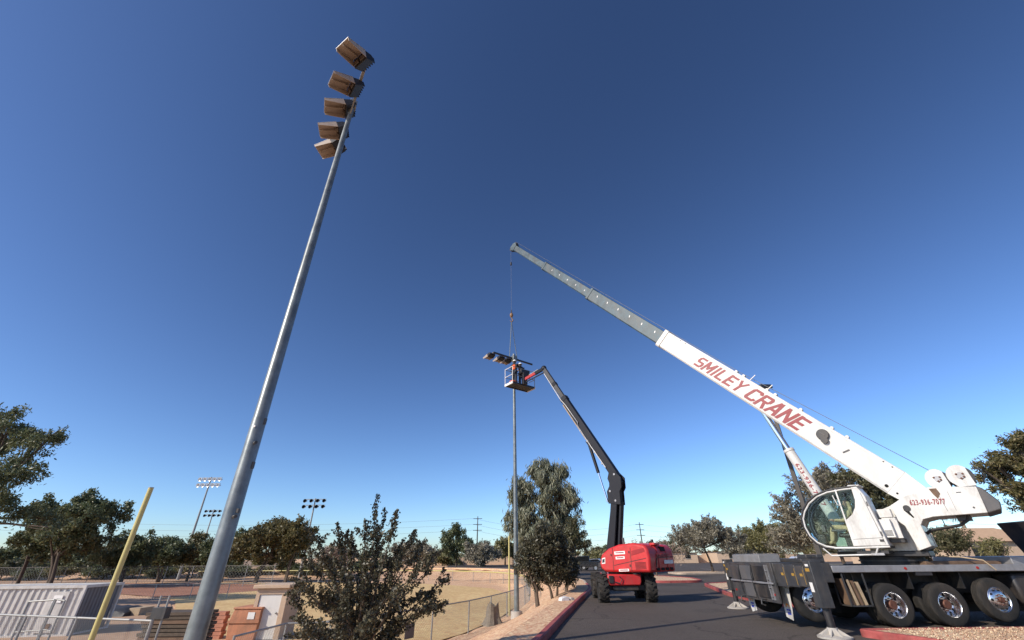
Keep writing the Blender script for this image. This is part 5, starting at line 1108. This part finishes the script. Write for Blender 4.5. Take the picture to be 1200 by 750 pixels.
for b_, s_, w_, h_, z_ in ((b2, 16.9, .6, .78, -.02), (b3, 22.3, .51, .64, -.03), (b4, 26.95, .42, .52, -.04)): MB(BM @ Matrix.Translation((0, 0, z_))).prism(boxsec(w_, h_, .05), s_ - .12, s_ + .06, 'x').build('boom_collar', 'boomsteel', b_, bevel=.006)
for k in range(6): MB(BM).box((11.4 + k * .95, .278, .08), (.05, .012, .12), Matrix.Rotation(R(20), 3, 'Y')).build('side_bracket', 'label', b2, ang=0)
for k in range(5): MB(BM).box((17.4 + k * .95, .235, .0), (.08, .012, .1)).build('side_bracket', 'deck', b3, ang=0)
hd = MB(BM); hd.prism([(26.9, -.3), (27.25, -.38), (27.45, -.2), (27.4, .2), (27.2, .34), (26.9, .22)], -.17, -.13); hd.prism([(26.9, -.3), (27.25, -.38), (27.45, -.2), (27.4, .2), (27.2, .34), (26.9, .22)], .13, .17); hd.build('boom_head', 'boomsteel', cr)
for c_ in ((27.22, .26, .14), (27.3, -.24, .2)): MB(BM).lathe([(.03, -.11), (c_[2], -.11), (c_[2] * .86, -.05), (c_[2], 0), (c_[2] * .86, .05), (c_[2], .11), (.03, .11)], (c_[0], 0, c_[1]), 'y', 20).build('sheave', 'black', cr)
for s_ in (2.6, 3.1, 4.2, 5.2, 5.55, 6.6, 6.95): MB(BM).lathe([(.001, -.08), (.055, -.08), (.055, .08), (.001, .08)], (s_, .16, .45), 'y', 14).build('rope_guide', 'white2', b1)
for s_ in (5.55, 6.3): MB(BM).beam((s_, .2, .43), (s_ - .05, .2, .72), .025, .025).build('rope_post', 'label', b1)
for s_ in (10.2,): MB(BM).bb(s_, s_ + .02, .3205, .324, -.36, .42).build('weld_seam', 'cont', b1, ang=0)
for s_ in (1.2, 1.45, 9.6, 9.9, 10.3):
    MB(BM).cyl((s_, .318, .36), (s_, .332, .36), .022, n=8).build('bolt', 'cw', b1)
sm().beam((-.1, y1 + .002, 3.3), (-.22, y1 + .002, 1.95), .012, .004, up=(0, 1, 0)).build('panel_seam', 'cw', cabw); sm().beam((-.2, y1 + .002, 2.1), (.5, y1 + .002, 2.08), .01, .004, up=(0, 1, 0)).build('panel_seam', 'cw', cabw)
for z_ in (2.2, 3.0): sm().box((-.16 if z_ > 2.5 else -.22, y1 + .01, z_), (.03, .02, .12)).build('hinge', 'cw', cabw)
hr = MB(BM).cyl((3.15, .32, .08), (3.15, .41, .08), .19, n=24).build('hose_reel', 'black', b1, bevel=.015); MB(BM).cyl((3.0, .33, -.05), (3.0, .43, -.05), .11, n=16).build('reel_motor', 'black', hr); MB(BM).box((3.18, .413, .1), (.2, .006, .03), Matrix.Rotation(R(0), 3, 'Y')).build('reel_sticker', 'cw', hr)
MB(BM).box((2.35, .325, .02), (.05, .01, .22), Matrix.Rotation(R(-25), 3, 'Y')).build('slot', 'cw', b1)
for s_, z_, r_ in ((1.02, -.24, .05), (.72, -.26, .03)): MB(BM).cyl((s_, .31, z_), (s_, .328, z_), r_, n=14).build('bore', 'hole', b1)
BX = BM.to_3x3()
def boom_text(body, s_, z_, wd, ht, shear, bold): lettering(body, BM @ Vector((s_, .327, z_)), BX @ Vector((-1, 0, 0)), BX @ Vector((0, 0, 1)), wd, ht, 'letter', b1, shear, bold)
GLY = {'S': [[(.92, .89), (.2, .89), (.1, .8), (.1, .6), (.2, .5), (.8, .5), (.9, .4), (.9, .2), (.8, .11), (.06, .11)]], 'M': [[(.1, 0), (.1, 1)], [(.12, .93), (.5, .3), (.88, .93)], [(.9, 1), (.9, 0)]], 'I': [[(.5, 0), (.5, 1)]],
       'L': [[(.1, 1), (.1, .11), (.95, .11)]], 'E': [[(.97, .89), (.1, .89)], [(.1, 1), (.1, 0)], [(.1, .5), (.85, .5)], [(.1, .11), (.97, .11)]], 'Y': [[(.05, 1), (.5, .5), (.5, 0)], [(.95, 1), (.5, .5)]],
       'C': [[(.95, .72), (.92, .82), (.82, .89), (.2, .89), (.1, .8), (.1, .2), (.2, .11), (.82, .11), (.92, .18), (.95, .28)]], 'R': [[(.1, 0), (.1, .89), (.8, .89), (.9, .8), (.9, .6), (.8, .5), (.1, .5)], [(.5, .5), (.93, 0)]],
       'A': [[(.04, 0), (.46, 1)], [(.96, 0), (.54, 1)], [(.2, .32), (.8, .32)]], 'N': [[(.1, 0), (.1, 1)], [(.12, .93), (.88, .07)], [(.9, 0), (.9, 1)]]}
def block_letters(word, o, xd, yd, wd, ht, shear, parent):
    mb = MB(frame_m(o, xd, yd)); adv = {'I': .42, 'M': 1.15}; tot = sum(adv.get(c, 1) for c in word) + .2 * (len(word) - 1); u = wd / tot; x = -wd / 2; k = 0; hw = .088 * ht
    for c in word:
        cw = adv.get(c, 1) * u
        for pl in GLY[c]:
            P = [Vector((x + (a if c != 'I' else .5) * cw, (b - .5) * ht)) for a, b in pl]
            for i in range(len(P) - 1):
                p, q = P[i], P[i + 1]; t = (q - p).normalized(); n = Vector((-t.y, t.x)) * hw * (1.1 if abs(t.x) < .3 else .95); k += 1; z = .002 + .0006 * (k % 7)
                e0 = t * hw * .55 if i else Vector((0, 0)); e1 = t * hw * .55 if i < len(P) - 2 else Vector((0, 0))
                mb.add([(v.x + v.y * shear, v.y, z) for v in (p - n - e0, q - n + e1, q + n + e1, p + n - e0)], [(0, 1, 2, 3)])
        x += cw + .2 * u
    me = mb.mesh('lettering', 0, False); return link('lettering', me, 'letter', parent)
for word, s_, wd_, ht_ in (('SMILEY', 7.42, 2.35, .54), ('CRANE', 4.85, 2.25, .60)):
    block_letters(word, BM @ Vector((s_, .326, -.01)), BX @ Vector((-1, 0, 0)), BX @ Vector((0, 0, 1)), wd_, ht_, .42, b1)
# luffing cylinder
ca = Vector((.95, 0, 2.2)); cb = Vector((2.24, 0, 6.82)); cm_ = ca.lerp(cb, .63)
lc = MB(S).cyl(ca, cm_, .165, n=28).build('luffing_cylinder', 'white2', cr); MB(S).cyl(cm_ - (cb - ca) * .012, cm_ + (cb - ca) * .006, .185, n=28).build('gland', 'white2', lc); MB(S).cyl(cm_, cb, .10, n=24).build('luffing_rod', 'rod', cr)
MB(S).prism([(1.95, 6.55), (2.45, 7.05), (2.75, 7.3), (1.75, 6.35)], -.2, .2).build('rod_bracket', 'white2', cr); sm().bb(.6, 1.25, -.25, .25, 1.76, 2.35).build('cylinder_mount', 'white', cr, bevel=.02)
MB(S).cyl((2.24, -.26, 6.82), (2.24, .26, 6.82), .07, n=14).build('pin', 'black', cr)
cyd = (cb - ca).normalized(); yax = S.to_3x3() @ Vector((0, 1, 0)); 
lettering('623-936-7077', S @ (ca.lerp(cb, .36) + Vector((0, .17, 0))), S.to_3x3() @ (-cyd), S.to_3x3() @ Vector((cyd.z, 0, -cyd.x)) * -1, 1.5, .13, 'letter', lc, 0, .02)
# hoist rope
tipw = S @ frame_m(F0, bd, (0, 1, 0)) @ Vector((27.25, 0, .42))
MB().tube([S @ Vector((-1.8, .1, 3.9)), BM @ Vector((6.8, .08, .50)), BM @ Vector((16, .05, .45)), tipw], .010, 5).build('hoist_rope', 'rope', cr, recalc=False)
hang = BM @ Vector((27.5, 0, -.3)); tw_ = OC + hang
HB = Vector((tw_.x, tw_.y, 17.3))
MB().tube([hang, (hang.x, hang.y, 17.5)], .006, 5).build('hoist_rope', 'rope', cr, recalc=False)
MB().cyl((hang.x, hang.y, 22.0), (hang.x, hang.y, 22.25), .07, n=10).build('overhoist_weight', 'black', cr)
hk = thing('hook_block', 'small weathered hook and ball hanging from the crane rope above the pole', 'hook', HB)
MB().ball((0, 0, .05), (.13, .13, .2), 16, 10).build('ball', 'hook', hk); MB().cyl((0, 0, .25), (0, 0, .5), .05, .03, 10).build('socket', 'black', hk)
MB().tube([(0, 0, -.15), (.02, 0, -.25), (.09, 0, -.33), (.1, 0, -.43), (.03, 0, -.5), (-.06, 0, -.47), (-.1, 0, -.39)], [.04, .04, .045, .045, .04, .03, .015], 8).build('hook', 'hook', hk)
sgth = thing('lifting_sling', 'pair of thin lifting slings running from the hook to the pole crossarm', 'sling', HB)
for t in (.40, .60):
    e = CP + ca0.lerp(ca1, t) - HB; MB().tube([(0, 0, -.48), e], .022, 5).build('sling_leg', 'sling', sgth, recalc=False)

# ------------------------------------------------------------------ boom lift
LO = Vector((4.85, 22.3, 0))
lf = thing('boom_lift', 'red articulated boom lift with charcoal arms on rough-terrain tyres', 'boom lift', LO)
CR = Matrix.Rotation(R(-3), 4, 'Z')
def ltyre(x, y, s):
    mb = MB(CR @ Matrix.Translation((x, y, .52))); w = .40
    mb.lathe([(.26, -w / 2), (.42, -w / 2 - .01), (.47, -w / 2 + .04), (.485, -w / 2 + .09), (.485, w / 2 - .09), (.47, w / 2 - .04), (.42, w / 2 + .01), (.26, w / 2)], (0, 0, 0), 'x', 28)
    for k in range(14):
        for q in (-1, 1):
            a = 2 * PI * (k + (.5 if q > 0 else 0)) / 14; c = Vector((q * w * .26, math.cos(a) * .485, math.sin(a) * .485))
            rot = Matrix.Rotation(a, 3, 'X') @ Matrix.Rotation(R(28 * q), 3, 'Y') if False else Matrix.Rotation(a - PI / 2, 3, 'X') @ Matrix.Rotation(R(30 * q), 3, 'Z')
            mb.box(c, (.24, .075, .07), rot)
    o = mb.build('wheel', 'tyre', lf, ang=30)
    MB(CR @ Matrix.Translation((x, y, .52))).lathe([(.27, -.17), (.27, .17), (.22, .17 if s > 0 else .12), (.2, s * .1), (.02, s * .1), (.02, -s * .05), (.2, -s * .05)], (0, 0, 0), 'x', 24).build('rim', 'cont', o)
    MB(CR @ Matrix.Translation((x, y, .52))).cyl((s * .1, 0, 0), (s * .17, 0, 0), .1, .08, 14).build('hub', 'black', o)
for x in (-1.0, 1.0):
    for y in (-1.1, 1.15): ltyre(x, y, 1 if x > 0 else -1)
    MB(CR).beam((x * .4, -1.1, .55), (x * .8, -1.1, .52), .2, .2).build('axle_end', 'chassis', lf, bevel=.02); MB(CR).beam((x * .4, 1.15, .55), (x * .8, 1.15, .52), .2, .2).build('axle_end', 'chassis', lf, bevel=.02)
MB(CR).prism([(-.72, .62), (.55, .62), (.62, .75), (.62, 1.02), (-.78, 1.02), (-.82, .8)], -1.45, 1.4).build('chassis', 'red', lf, bevel=.04)
MB(CR).bb(-.6, .5, -1.35, 1.35, .42, .62).build('axle_beam', 'chassis', lf, bevel=.04); MB(CR).cyl((0, -.1, .95), (0, -.1, 1.14), .55, n=28).build('slew_ring', 'chassis', lf)
MB(CR).bb(-.75, -.55, -1.5, -1.44, .7, .98).build('ladder_hook', 'black', lf, bevel=.02); MB(CR).bb(.78, 1.2, -1.35, -.85, 1.02, 1.10).build('mudguard', 'black', lf, bevel=.03)
MB(CR).tube([(-.5, -1.47, .75), (-.3, -1.52, .7), (-.2, -1.5, .85), (-.3, -1.47, .95)], .02, 6).build('hose', 'hose', lf)
TL = Matrix.Rotation(R(135.4), 4, 'Z')
def tm(): return MB(TL)
prof = [(.32, 1.22), (.36, 1.45), (.22, 1.78), (-.15, 2.0), (-.7, 2.15), (-1.4, 2.2), (-1.95, 2.13), (-2.1, 1.95), (-2.15, 1.6), (-2.12, 1.1), (.1, 1.1)]
hood = tm().prism(prof, .28, 1.05).build('hood', 'red', lf, bevel=.09); hood2 = tm().prism(prof, -1.2, -.45).build('hood', 'red', lf, bevel=.09)
tm().prism([(-1.0, 2.16), (-1.4, 2.205), (-1.95, 2.135), (-2.105, 1.95), (-2.16, 1.6), (-2.125, 1.105), (-1.0, 1.105)], -.46, .29).build('counterweight', 'red', lf, bevel=.05)
tm().bb(-1.0, .3, -.44, .27, 1.1, 1.3).build('turret_base', 'black', lf); 
# panel seams, grab handle, stickers and embossed name
for x0_ in (-.35, -1.25): tm().beam((x0_, 1.053, 1.15), (x0_ - .05, 1.053, 2.02), .022, .006, up=(0, 1, 0)).build('panel_seam', 'chassis', hood)
tm().beam((-.4, 1.054, 1.35), (-2.0, 1.054, 1.62), .022, .006, up=(0, 1, 0)).build('panel_seam', 'chassis', hood)
for x0_, x1_, z0_, z1_ in [(-.48, -1.02, 1.78, 1.9), (-.52, -.98, 1.60, 1.70), (-.62, -1.12, 1.14, 1.23)]:
    st = tm().prism([(x0_, z0_ - .02), (x1_, z0_), (x1_, z1_), (x0_, z1_ - .02)], 1.052, 1.058).build('sticker', 'label', hood, ang=0)
    tm().beam((x0_ - .06, 1.06, (z0_ + z1_) / 2 - .01), (x1_ + .06, 1.06, (z0_ + z1_) / 2), .035, .003, up=(0, 1, 0)).build('sticker_line', 'letter', st)
tm().prism([(.05, 1.42), (.24, 1.40), (.2, 1.62), (.02, 1.66)], 1.052, 1.06).build('control_panel', 'label', hood, ang=0); tm().prism([(.08, 1.47), (.2, 1.45), (.17, 1.58), (.06, 1.61)], 1.061, 1.075).build('control_box', 'black', hood)
for k in range(6): tm().beam((-1.45, 1.053, 1.22 + k * .045), (-1.95, 1.053, 1.24 + k * .045), .018, .012, up=(0, 1, 0)).build('louvre', 'hole', hood, ang=0)
for x_, z_ in ((-.3, 1.75), (-1.2, 1.35), (-1.22, 1.85)): tm().box((x_, 1.056, z_), (.05, .02, .09)).build('latch', 'black', hood)
tm().prism([(-1.32, 1.72), (-1.98, 1.86), (-1.95, 2.0), (-1.35, 1.9)], 1.052, 1.06).build('side_recess', 'darkred', hood, ang=0)
rear = lambda y_, z_: TL @ Vector((-2.175 + (z_ - 1.6) * .02, y_, z_))
for k in range(4): tm().bb(-2.17, -2.155, -.9 + k * .4, -.65 + k * .4, 1.16, 1.26).build('vent', 'hole', lf, ang=0)
tm().bb(-2.19, -2.165, -.95, -.15, 1.40, 1.54).build('sticker', 'label', lf, bevel=.005); 
lettering('MANITOU', TL @ Vector((-2.17, -.15, 1.73)), TL.to_3x3() @ Vector((0, -1, 0)), TL.to_3x3() @ Vector((.1, 0, 1)), 1.15, .15, 'darkred', lf, .1, .03)
tm().beam((-2.17, .6, 1.3), (-2.17, .45, 1.62), .02, .03, up=(1, 0, 0)).build('panel_seam', 'chassis', lf); tm().beam((-2.17, .45, 1.62), (-2.16, -1.1, 1.66), .02, .03, up=(1, 0, 0)).build('panel_seam', 'chassis', lf)
tm().prism([(-1.75, 2.1), (-2.12, 2.05), (-2.14, 1.88), (-1.8, 2.0)], -.45, -.05).build('hood_scoop', 'hole', lf); tm().bb(-2.1, -1.85, -.1, .35, 2.1, 2.2).build('hood_handle', 'red', lf, bevel=.03)
tm().bb(.3, .5, .7, 1.0, 1.25, 1.45).build('work_lamp', 'black', lf, bevel=.03); tm().cyl((.2, .95, 1.0), (.2, 1.05, 1.0), .13, n=16).build('horn', 'black', lf)
tm().cyl((-.8, .7, 2.15), (-.8, .7, 2.42), .05, n=12).build('beacon', 'cw', lf); tm().cyl((-1.5, -.6, 2.18), (-1.5, -.6, 2.36), .06, n=12).build('exhaust', 'black', lf)
# arms
r0_, r1_ = Vector((.28, 0, 1.35)), Vector((-.36, 0, 4.1))
for y_ in (.15, -.15): tm().beam(r0_ + Vector((.1, y_, 0)), r1_ + Vector((.12, y_, 0)), .08, .34, up=(1, 0, 0)).build('riser', 'liftblack', lf, bevel=.015)
tm().beam(r0_ + Vector((.3, 0, .3)), r1_ + Vector((.28, 0, -.1)), .26, .10, up=(1, 0, 0)).build('riser_link', 'liftblack', lf, bevel=.01)
tm().beam(r0_ + Vector((-.32, 0, .2)), r1_ + Vector((-.2, 0, -.1)), .26, .10, up=(1, 0, 0)).build('riser_link', 'liftblack', lf, bevel=.01)
tm().cyl((-.05, 0, 2.0), (-.55, 0, 4.0), .05, n=12).build('riser_rod', 'rod', lf)
for y0_, y1_ in ((.15, .21), (-.21, -.15)): tm().prism([(.08, 3.95), (-.60, 3.85), (-.63, 4.45), (-.76, 4.62), (-.78, 5.08), (-.50, 5.38), (-.15, 5.42), (-.02, 5.1), (-.12, 4.8), (.10, 4.5)], y0_, y1_).build('knuckle_plate', 'liftblack', lf, bevel=.012)
tm().prism([(.05, 4.1), (-.55, 4.0), (-.6, 4.6), (-.72, 4.9), (-.55, 5.3), (-.1, 5.3)], -.15, .15).build('knuckle_block', 'liftblack', lf, bevel=.02)
for x_, z_ in ((-.35, 4.05), (-.45, 5.25), (-.1, 4.5)): tm().cyl((x_, -.24, z_), (x_, .24, z_), .05, n=14).build('pivot_pin', 'deck', lf)
U0, U1 = Vector((-.42, 0, 5.2)), Vector((3.95, 0, 12.35)); ud = (U1 - U0).normalized(); un = Vector((-ud.z, 0, ud.x))
UM = TL @ frame_m(U0, ud, (0, 1, 0)); UL = (U1 - U0).length
MB(UM).bb(-.1, UL * .66, -.15, .15, -.20, .20).build('upper_boom', 'liftblack', lf, bevel=.02); MB(UM).bb(UL * .6, UL * .99, -.10, .10, -.13, .13).build('telescopic_boom', 'outrig', lf, bevel=.015)
MB(UM).bb(UL * .64, UL * .675, -.17, .17, -.22, .22).build('boom_collar', 'liftblack', lf, bevel=.01); MB(UM).bb(UL * .8, UL * .83, -.12, .12, -.15, .15).build('boom_collar', 'liftblack', lf, bevel=.01)
MB(UM).tube([(.6, .18, -.15), (2.0, .19, -.18), (UL * .42, .19, -.16), (UL * .43, .2, -.04), (UL * .6, .19, -.08), (UL * .66, .19, -.15), (UL * .95, .12, -.13)], .026, 8).build('hose_track', 'deck', lf)
MB(UM).tube([(UL * .3, .15, -.21), (UL * .62, .15, -.22)], .03, 6).build('hose_track', 'wood2', lf)
for k in range(4): MB(UM).box((.9 + k * .75, .16, -.19), (.08, .07, .1)).build('hose_clamp', 'deck', lf)
l0 = Vector((.24, 0, 4.05)); l1 = U0 + ud * 2.3 - un * .27; lm_ = l0.lerp(l1, .48)
MB(TL).cyl(l0, lm_, .045, n=12).build('lift_rod', 'rod', lf); MB(TL).cyl(lm_, l1, .085, n=16).build('lift_cylinder', 'liftblack', lf); MB(UM).bb(2.15, 2.5, -.1, .1, -.33, -.18).build('cylinder_lug', 'liftblack', lf)
MB(TL).ball(U1, (.2, .16, .2), 14, 10).build('boom_end', 'liftblack', lf)
# jib down to the basket
bA, bB, bC, bD = gz(592, 452, 11.4), gz(617.8, 458.6, 11.4), gz(599.4, 447.4, 11.4), gz(624.6, 454.6, 11.4)
bcen = (bA + bB + bC + bD) / 4
ja = LO + TL @ U1; je = bcen.lerp((bC + bD) / 2, 1.0) + Vector((.12, -.1, .32))
def wj(p): return p - LO
MB().beam(wj(ja), wj(ja.lerp(je, .45)), .16, .2).build('jib', 'liftblack', lf, bevel=.015); MB().beam(wj(ja.lerp(je, .4)), wj(je), .13, .17).build('jib_arm', 'red', lf, bevel=.015)
MB().beam(wj(ja + Vector((0, 0, -.28))), wj(je + Vector((0, 0, -.22))), .05, .06).build('jib_link', 'liftblack', lf); MB().cyl(wj(ja.lerp(je, .3) + Vector((0, 0, .15))), wj(ja.lerp(je, .75) + Vector((0, 0, .13))), .035, n=10).build('jib_cylinder', 'deck', lf)
# basket (its own local axes: long side A-B)
bx_ = (bB - bA); Lb = bx_.length; bx_.normalize(); Wb = (bC - bA).length; by_ = Vector((-bx_.y, bx_.x, 0)); by_ = by_ if by_.dot(bC - bA) > 0 else -by_
KM = Matrix.Translation(-LO) @ frame_m(bA, bx_, by_)
sgn = 1 if (KM.to_3x3() @ Vector((0, 0, 1))).z > 0 else -1
def kb(): return MB(KM @ Matrix.Scale(sgn, 4, (0, 0, 1)))
kb().bb(0, Lb, 0, Wb, -.03, .0).build('basket_floor', 'lamp', lf, ang=0)
fr_ = kb()
for y_ in (0, Wb): fr_.bb(-.02, Lb + .02, y_ - .025, y_ + .025, -.07, .06)
fr_.build('floor_frame', 'black', lf)
for x_ in (0, Lb): kb().bb(x_ - .03, x_ + .03, -.03, Wb + .03, -.08, .07).build('kick_plate', 'label', lf, bevel=.01)
for x_, y_ in [(0, 0), (Lb * .5, 0), (Lb, 0), (0, Wb), (Lb, Wb), (Lb * .5, Wb)]: kb().cyl((x_, y_, 0), (x_, y_, 1.1), .02, n=8).build('basket_post', 'label' if x_ == 0 else 'galv2', lf)
for z_ in (.55, 1.1):
    for a_, b_ in (((0, 0), (Lb, 0)), ((0, Wb), (Lb, Wb)), ((0, 0), (0, Wb)), ((Lb, 0), (Lb, Wb))): kb().cyl((*a_, z_), (*b_, z_), .02, n=8).build('guard_rail', 'label' if a_[0] == b_[0] == 0 else 'galv2', lf)
kb().bb(Lb * .35, Lb * .75, Wb - .12, Wb + .1, .75, 1.05).build('control_console', 'black', lf, bevel=.03); kb().bb(Lb * .42, Lb * .58, Wb, Wb + .2, .0, .8).build('basket_mount', 'black', lf)
kb().bb(Lb * .1, Lb * .34, .2, .55, .0, .3).build('tool_bag', 'vest', lf, bevel=.05)
# two workers standing in the basket, turned to the pole
def in_basket(t, e): return bA + bx_ * Lb * t + by_ * Wb * e
wk = math.atan2(CP.y - in_basket(.5, .5).y, CP.x - in_basket(.5, .5).x)
st2 = dict(STAND); st2.update(elbL=(.18, .26, 1.45), wriL=(.38, .16, 1.62), chest=(.06, 0, 1.35), head=(.12, .0, 1.66), top=(.13, 0, 1.73), head0=(.09, 0, 1.59), neck=(.06, 0, 1.52))
worker('worker in dark jacket without vest reaching up in the lift basket', in_basket(.60, .42), wk + .15, st2, 'shirt_dark', 'denim', 'hat', None, None)
worker('worker in orange vest and white hard hat standing in the lift basket', in_basket(.25, .5), wk - .9, STAND, 'shirt_dark', 'denim', 'hat', 'vest', None)

# ------------------------------------------------------------------ loose stones and wiper
def stones(name, pts, size, m, seed):
    rng = np.random.default_rng(seed); n = len(pts); base = np.array([(1, 0, 0), (-1, 0, 0), (0, 1, 0), (0, -1, 0), (0, 0, .8), (0, 0, -.8)], float)
    V = base[None] * (.5 + rng.random((n, 6, 1))) * (size * (.4 + 1.2 * rng.random((n, 1, 1)) ** 2)); a = rng.random(n) * 6.28; c, s_ = np.cos(a)[:, None], np.sin(a)[:, None]
    X_ = V[..., 0] * c - V[..., 1] * s_; Y_ = V[..., 0] * s_ + V[..., 1] * c; V[..., 0] = X_; V[..., 1] = Y_; V += np.array(pts)[:, None]
    f = np.array([(0, 2, 4), (2, 1, 4), (1, 3, 4), (3, 0, 4), (2, 0, 5), (1, 2, 5), (3, 1, 5), (0, 3, 5)]); Q = (f[None] + 6 * np.arange(n)[:, None, None]).reshape(-1, 3)
    return link(name, np_mesh(name, V.reshape(-1, 3), Q), m)
rng = np.random.default_rng(12)
xx = rng.uniform(-7, 5.2, 6000); yy = 11 + 31 * rng.random(6000) ** 1.4; dd = kerb_dist(xx, yy); k = (dd > .3) & (dd < 6.3); xx, yy = xx[k], yy[k]
zz = np.maximum(hgt(xx, yy), np.where(kerb_dist(xx, yy) < .85, .142, -9)); 
tag(stones('loose_gravel', np.stack([xx, yy, zz + .002], -1), .012, 'bank', 3), 'loose pale stones scattered over the dirt bank beside the red kerb', 'gravel', None, 'stuff')
xx = rng.uniform(8.7, 20, 9000); yy = rng.uniform(10.4, 12.2, 9000)
tag(stones('loose_gravel', np.stack([xx, yy, np.full(9000, .165)], -1), .015, 'gravel', 4), 'loose granite stones covering the kerbed island before the crane', 'gravel', None, 'stuff')
sm().tube([(1.1, y1 - .5, 1.93), (1.5, y1 - .45, 2.1), (1.66, y1 - .3, 2.5), (1.62, y1 - .2, 2.85)], .012, 5).build('wiper', 'black', cabw)
sm().cyl((.3, y1 + .05, 3.35), (.3, y1 + .12, 3.1), .015, n=6).build('mirror_arm', 'black', cabw)
# roots of long things sit at the foot of what they carry
bpy.context.view_layer.update()
for o in list(sc.objects):
    if o.type == 'EMPTY' and o.parent is None and o.location.length < 1e-6 and o.children:
        P_ = [c.matrix_world @ Vector(b) for c in o.children if c.type == 'MESH' for b in c.bound_box]
        L_ = Vector((sum(p.x for p in P_) / len(P_), sum(p.y for p in P_) / len(P_), min(p.z for p in P_))); o.location = L_
        for c in o.children: c.location = c.location - L_
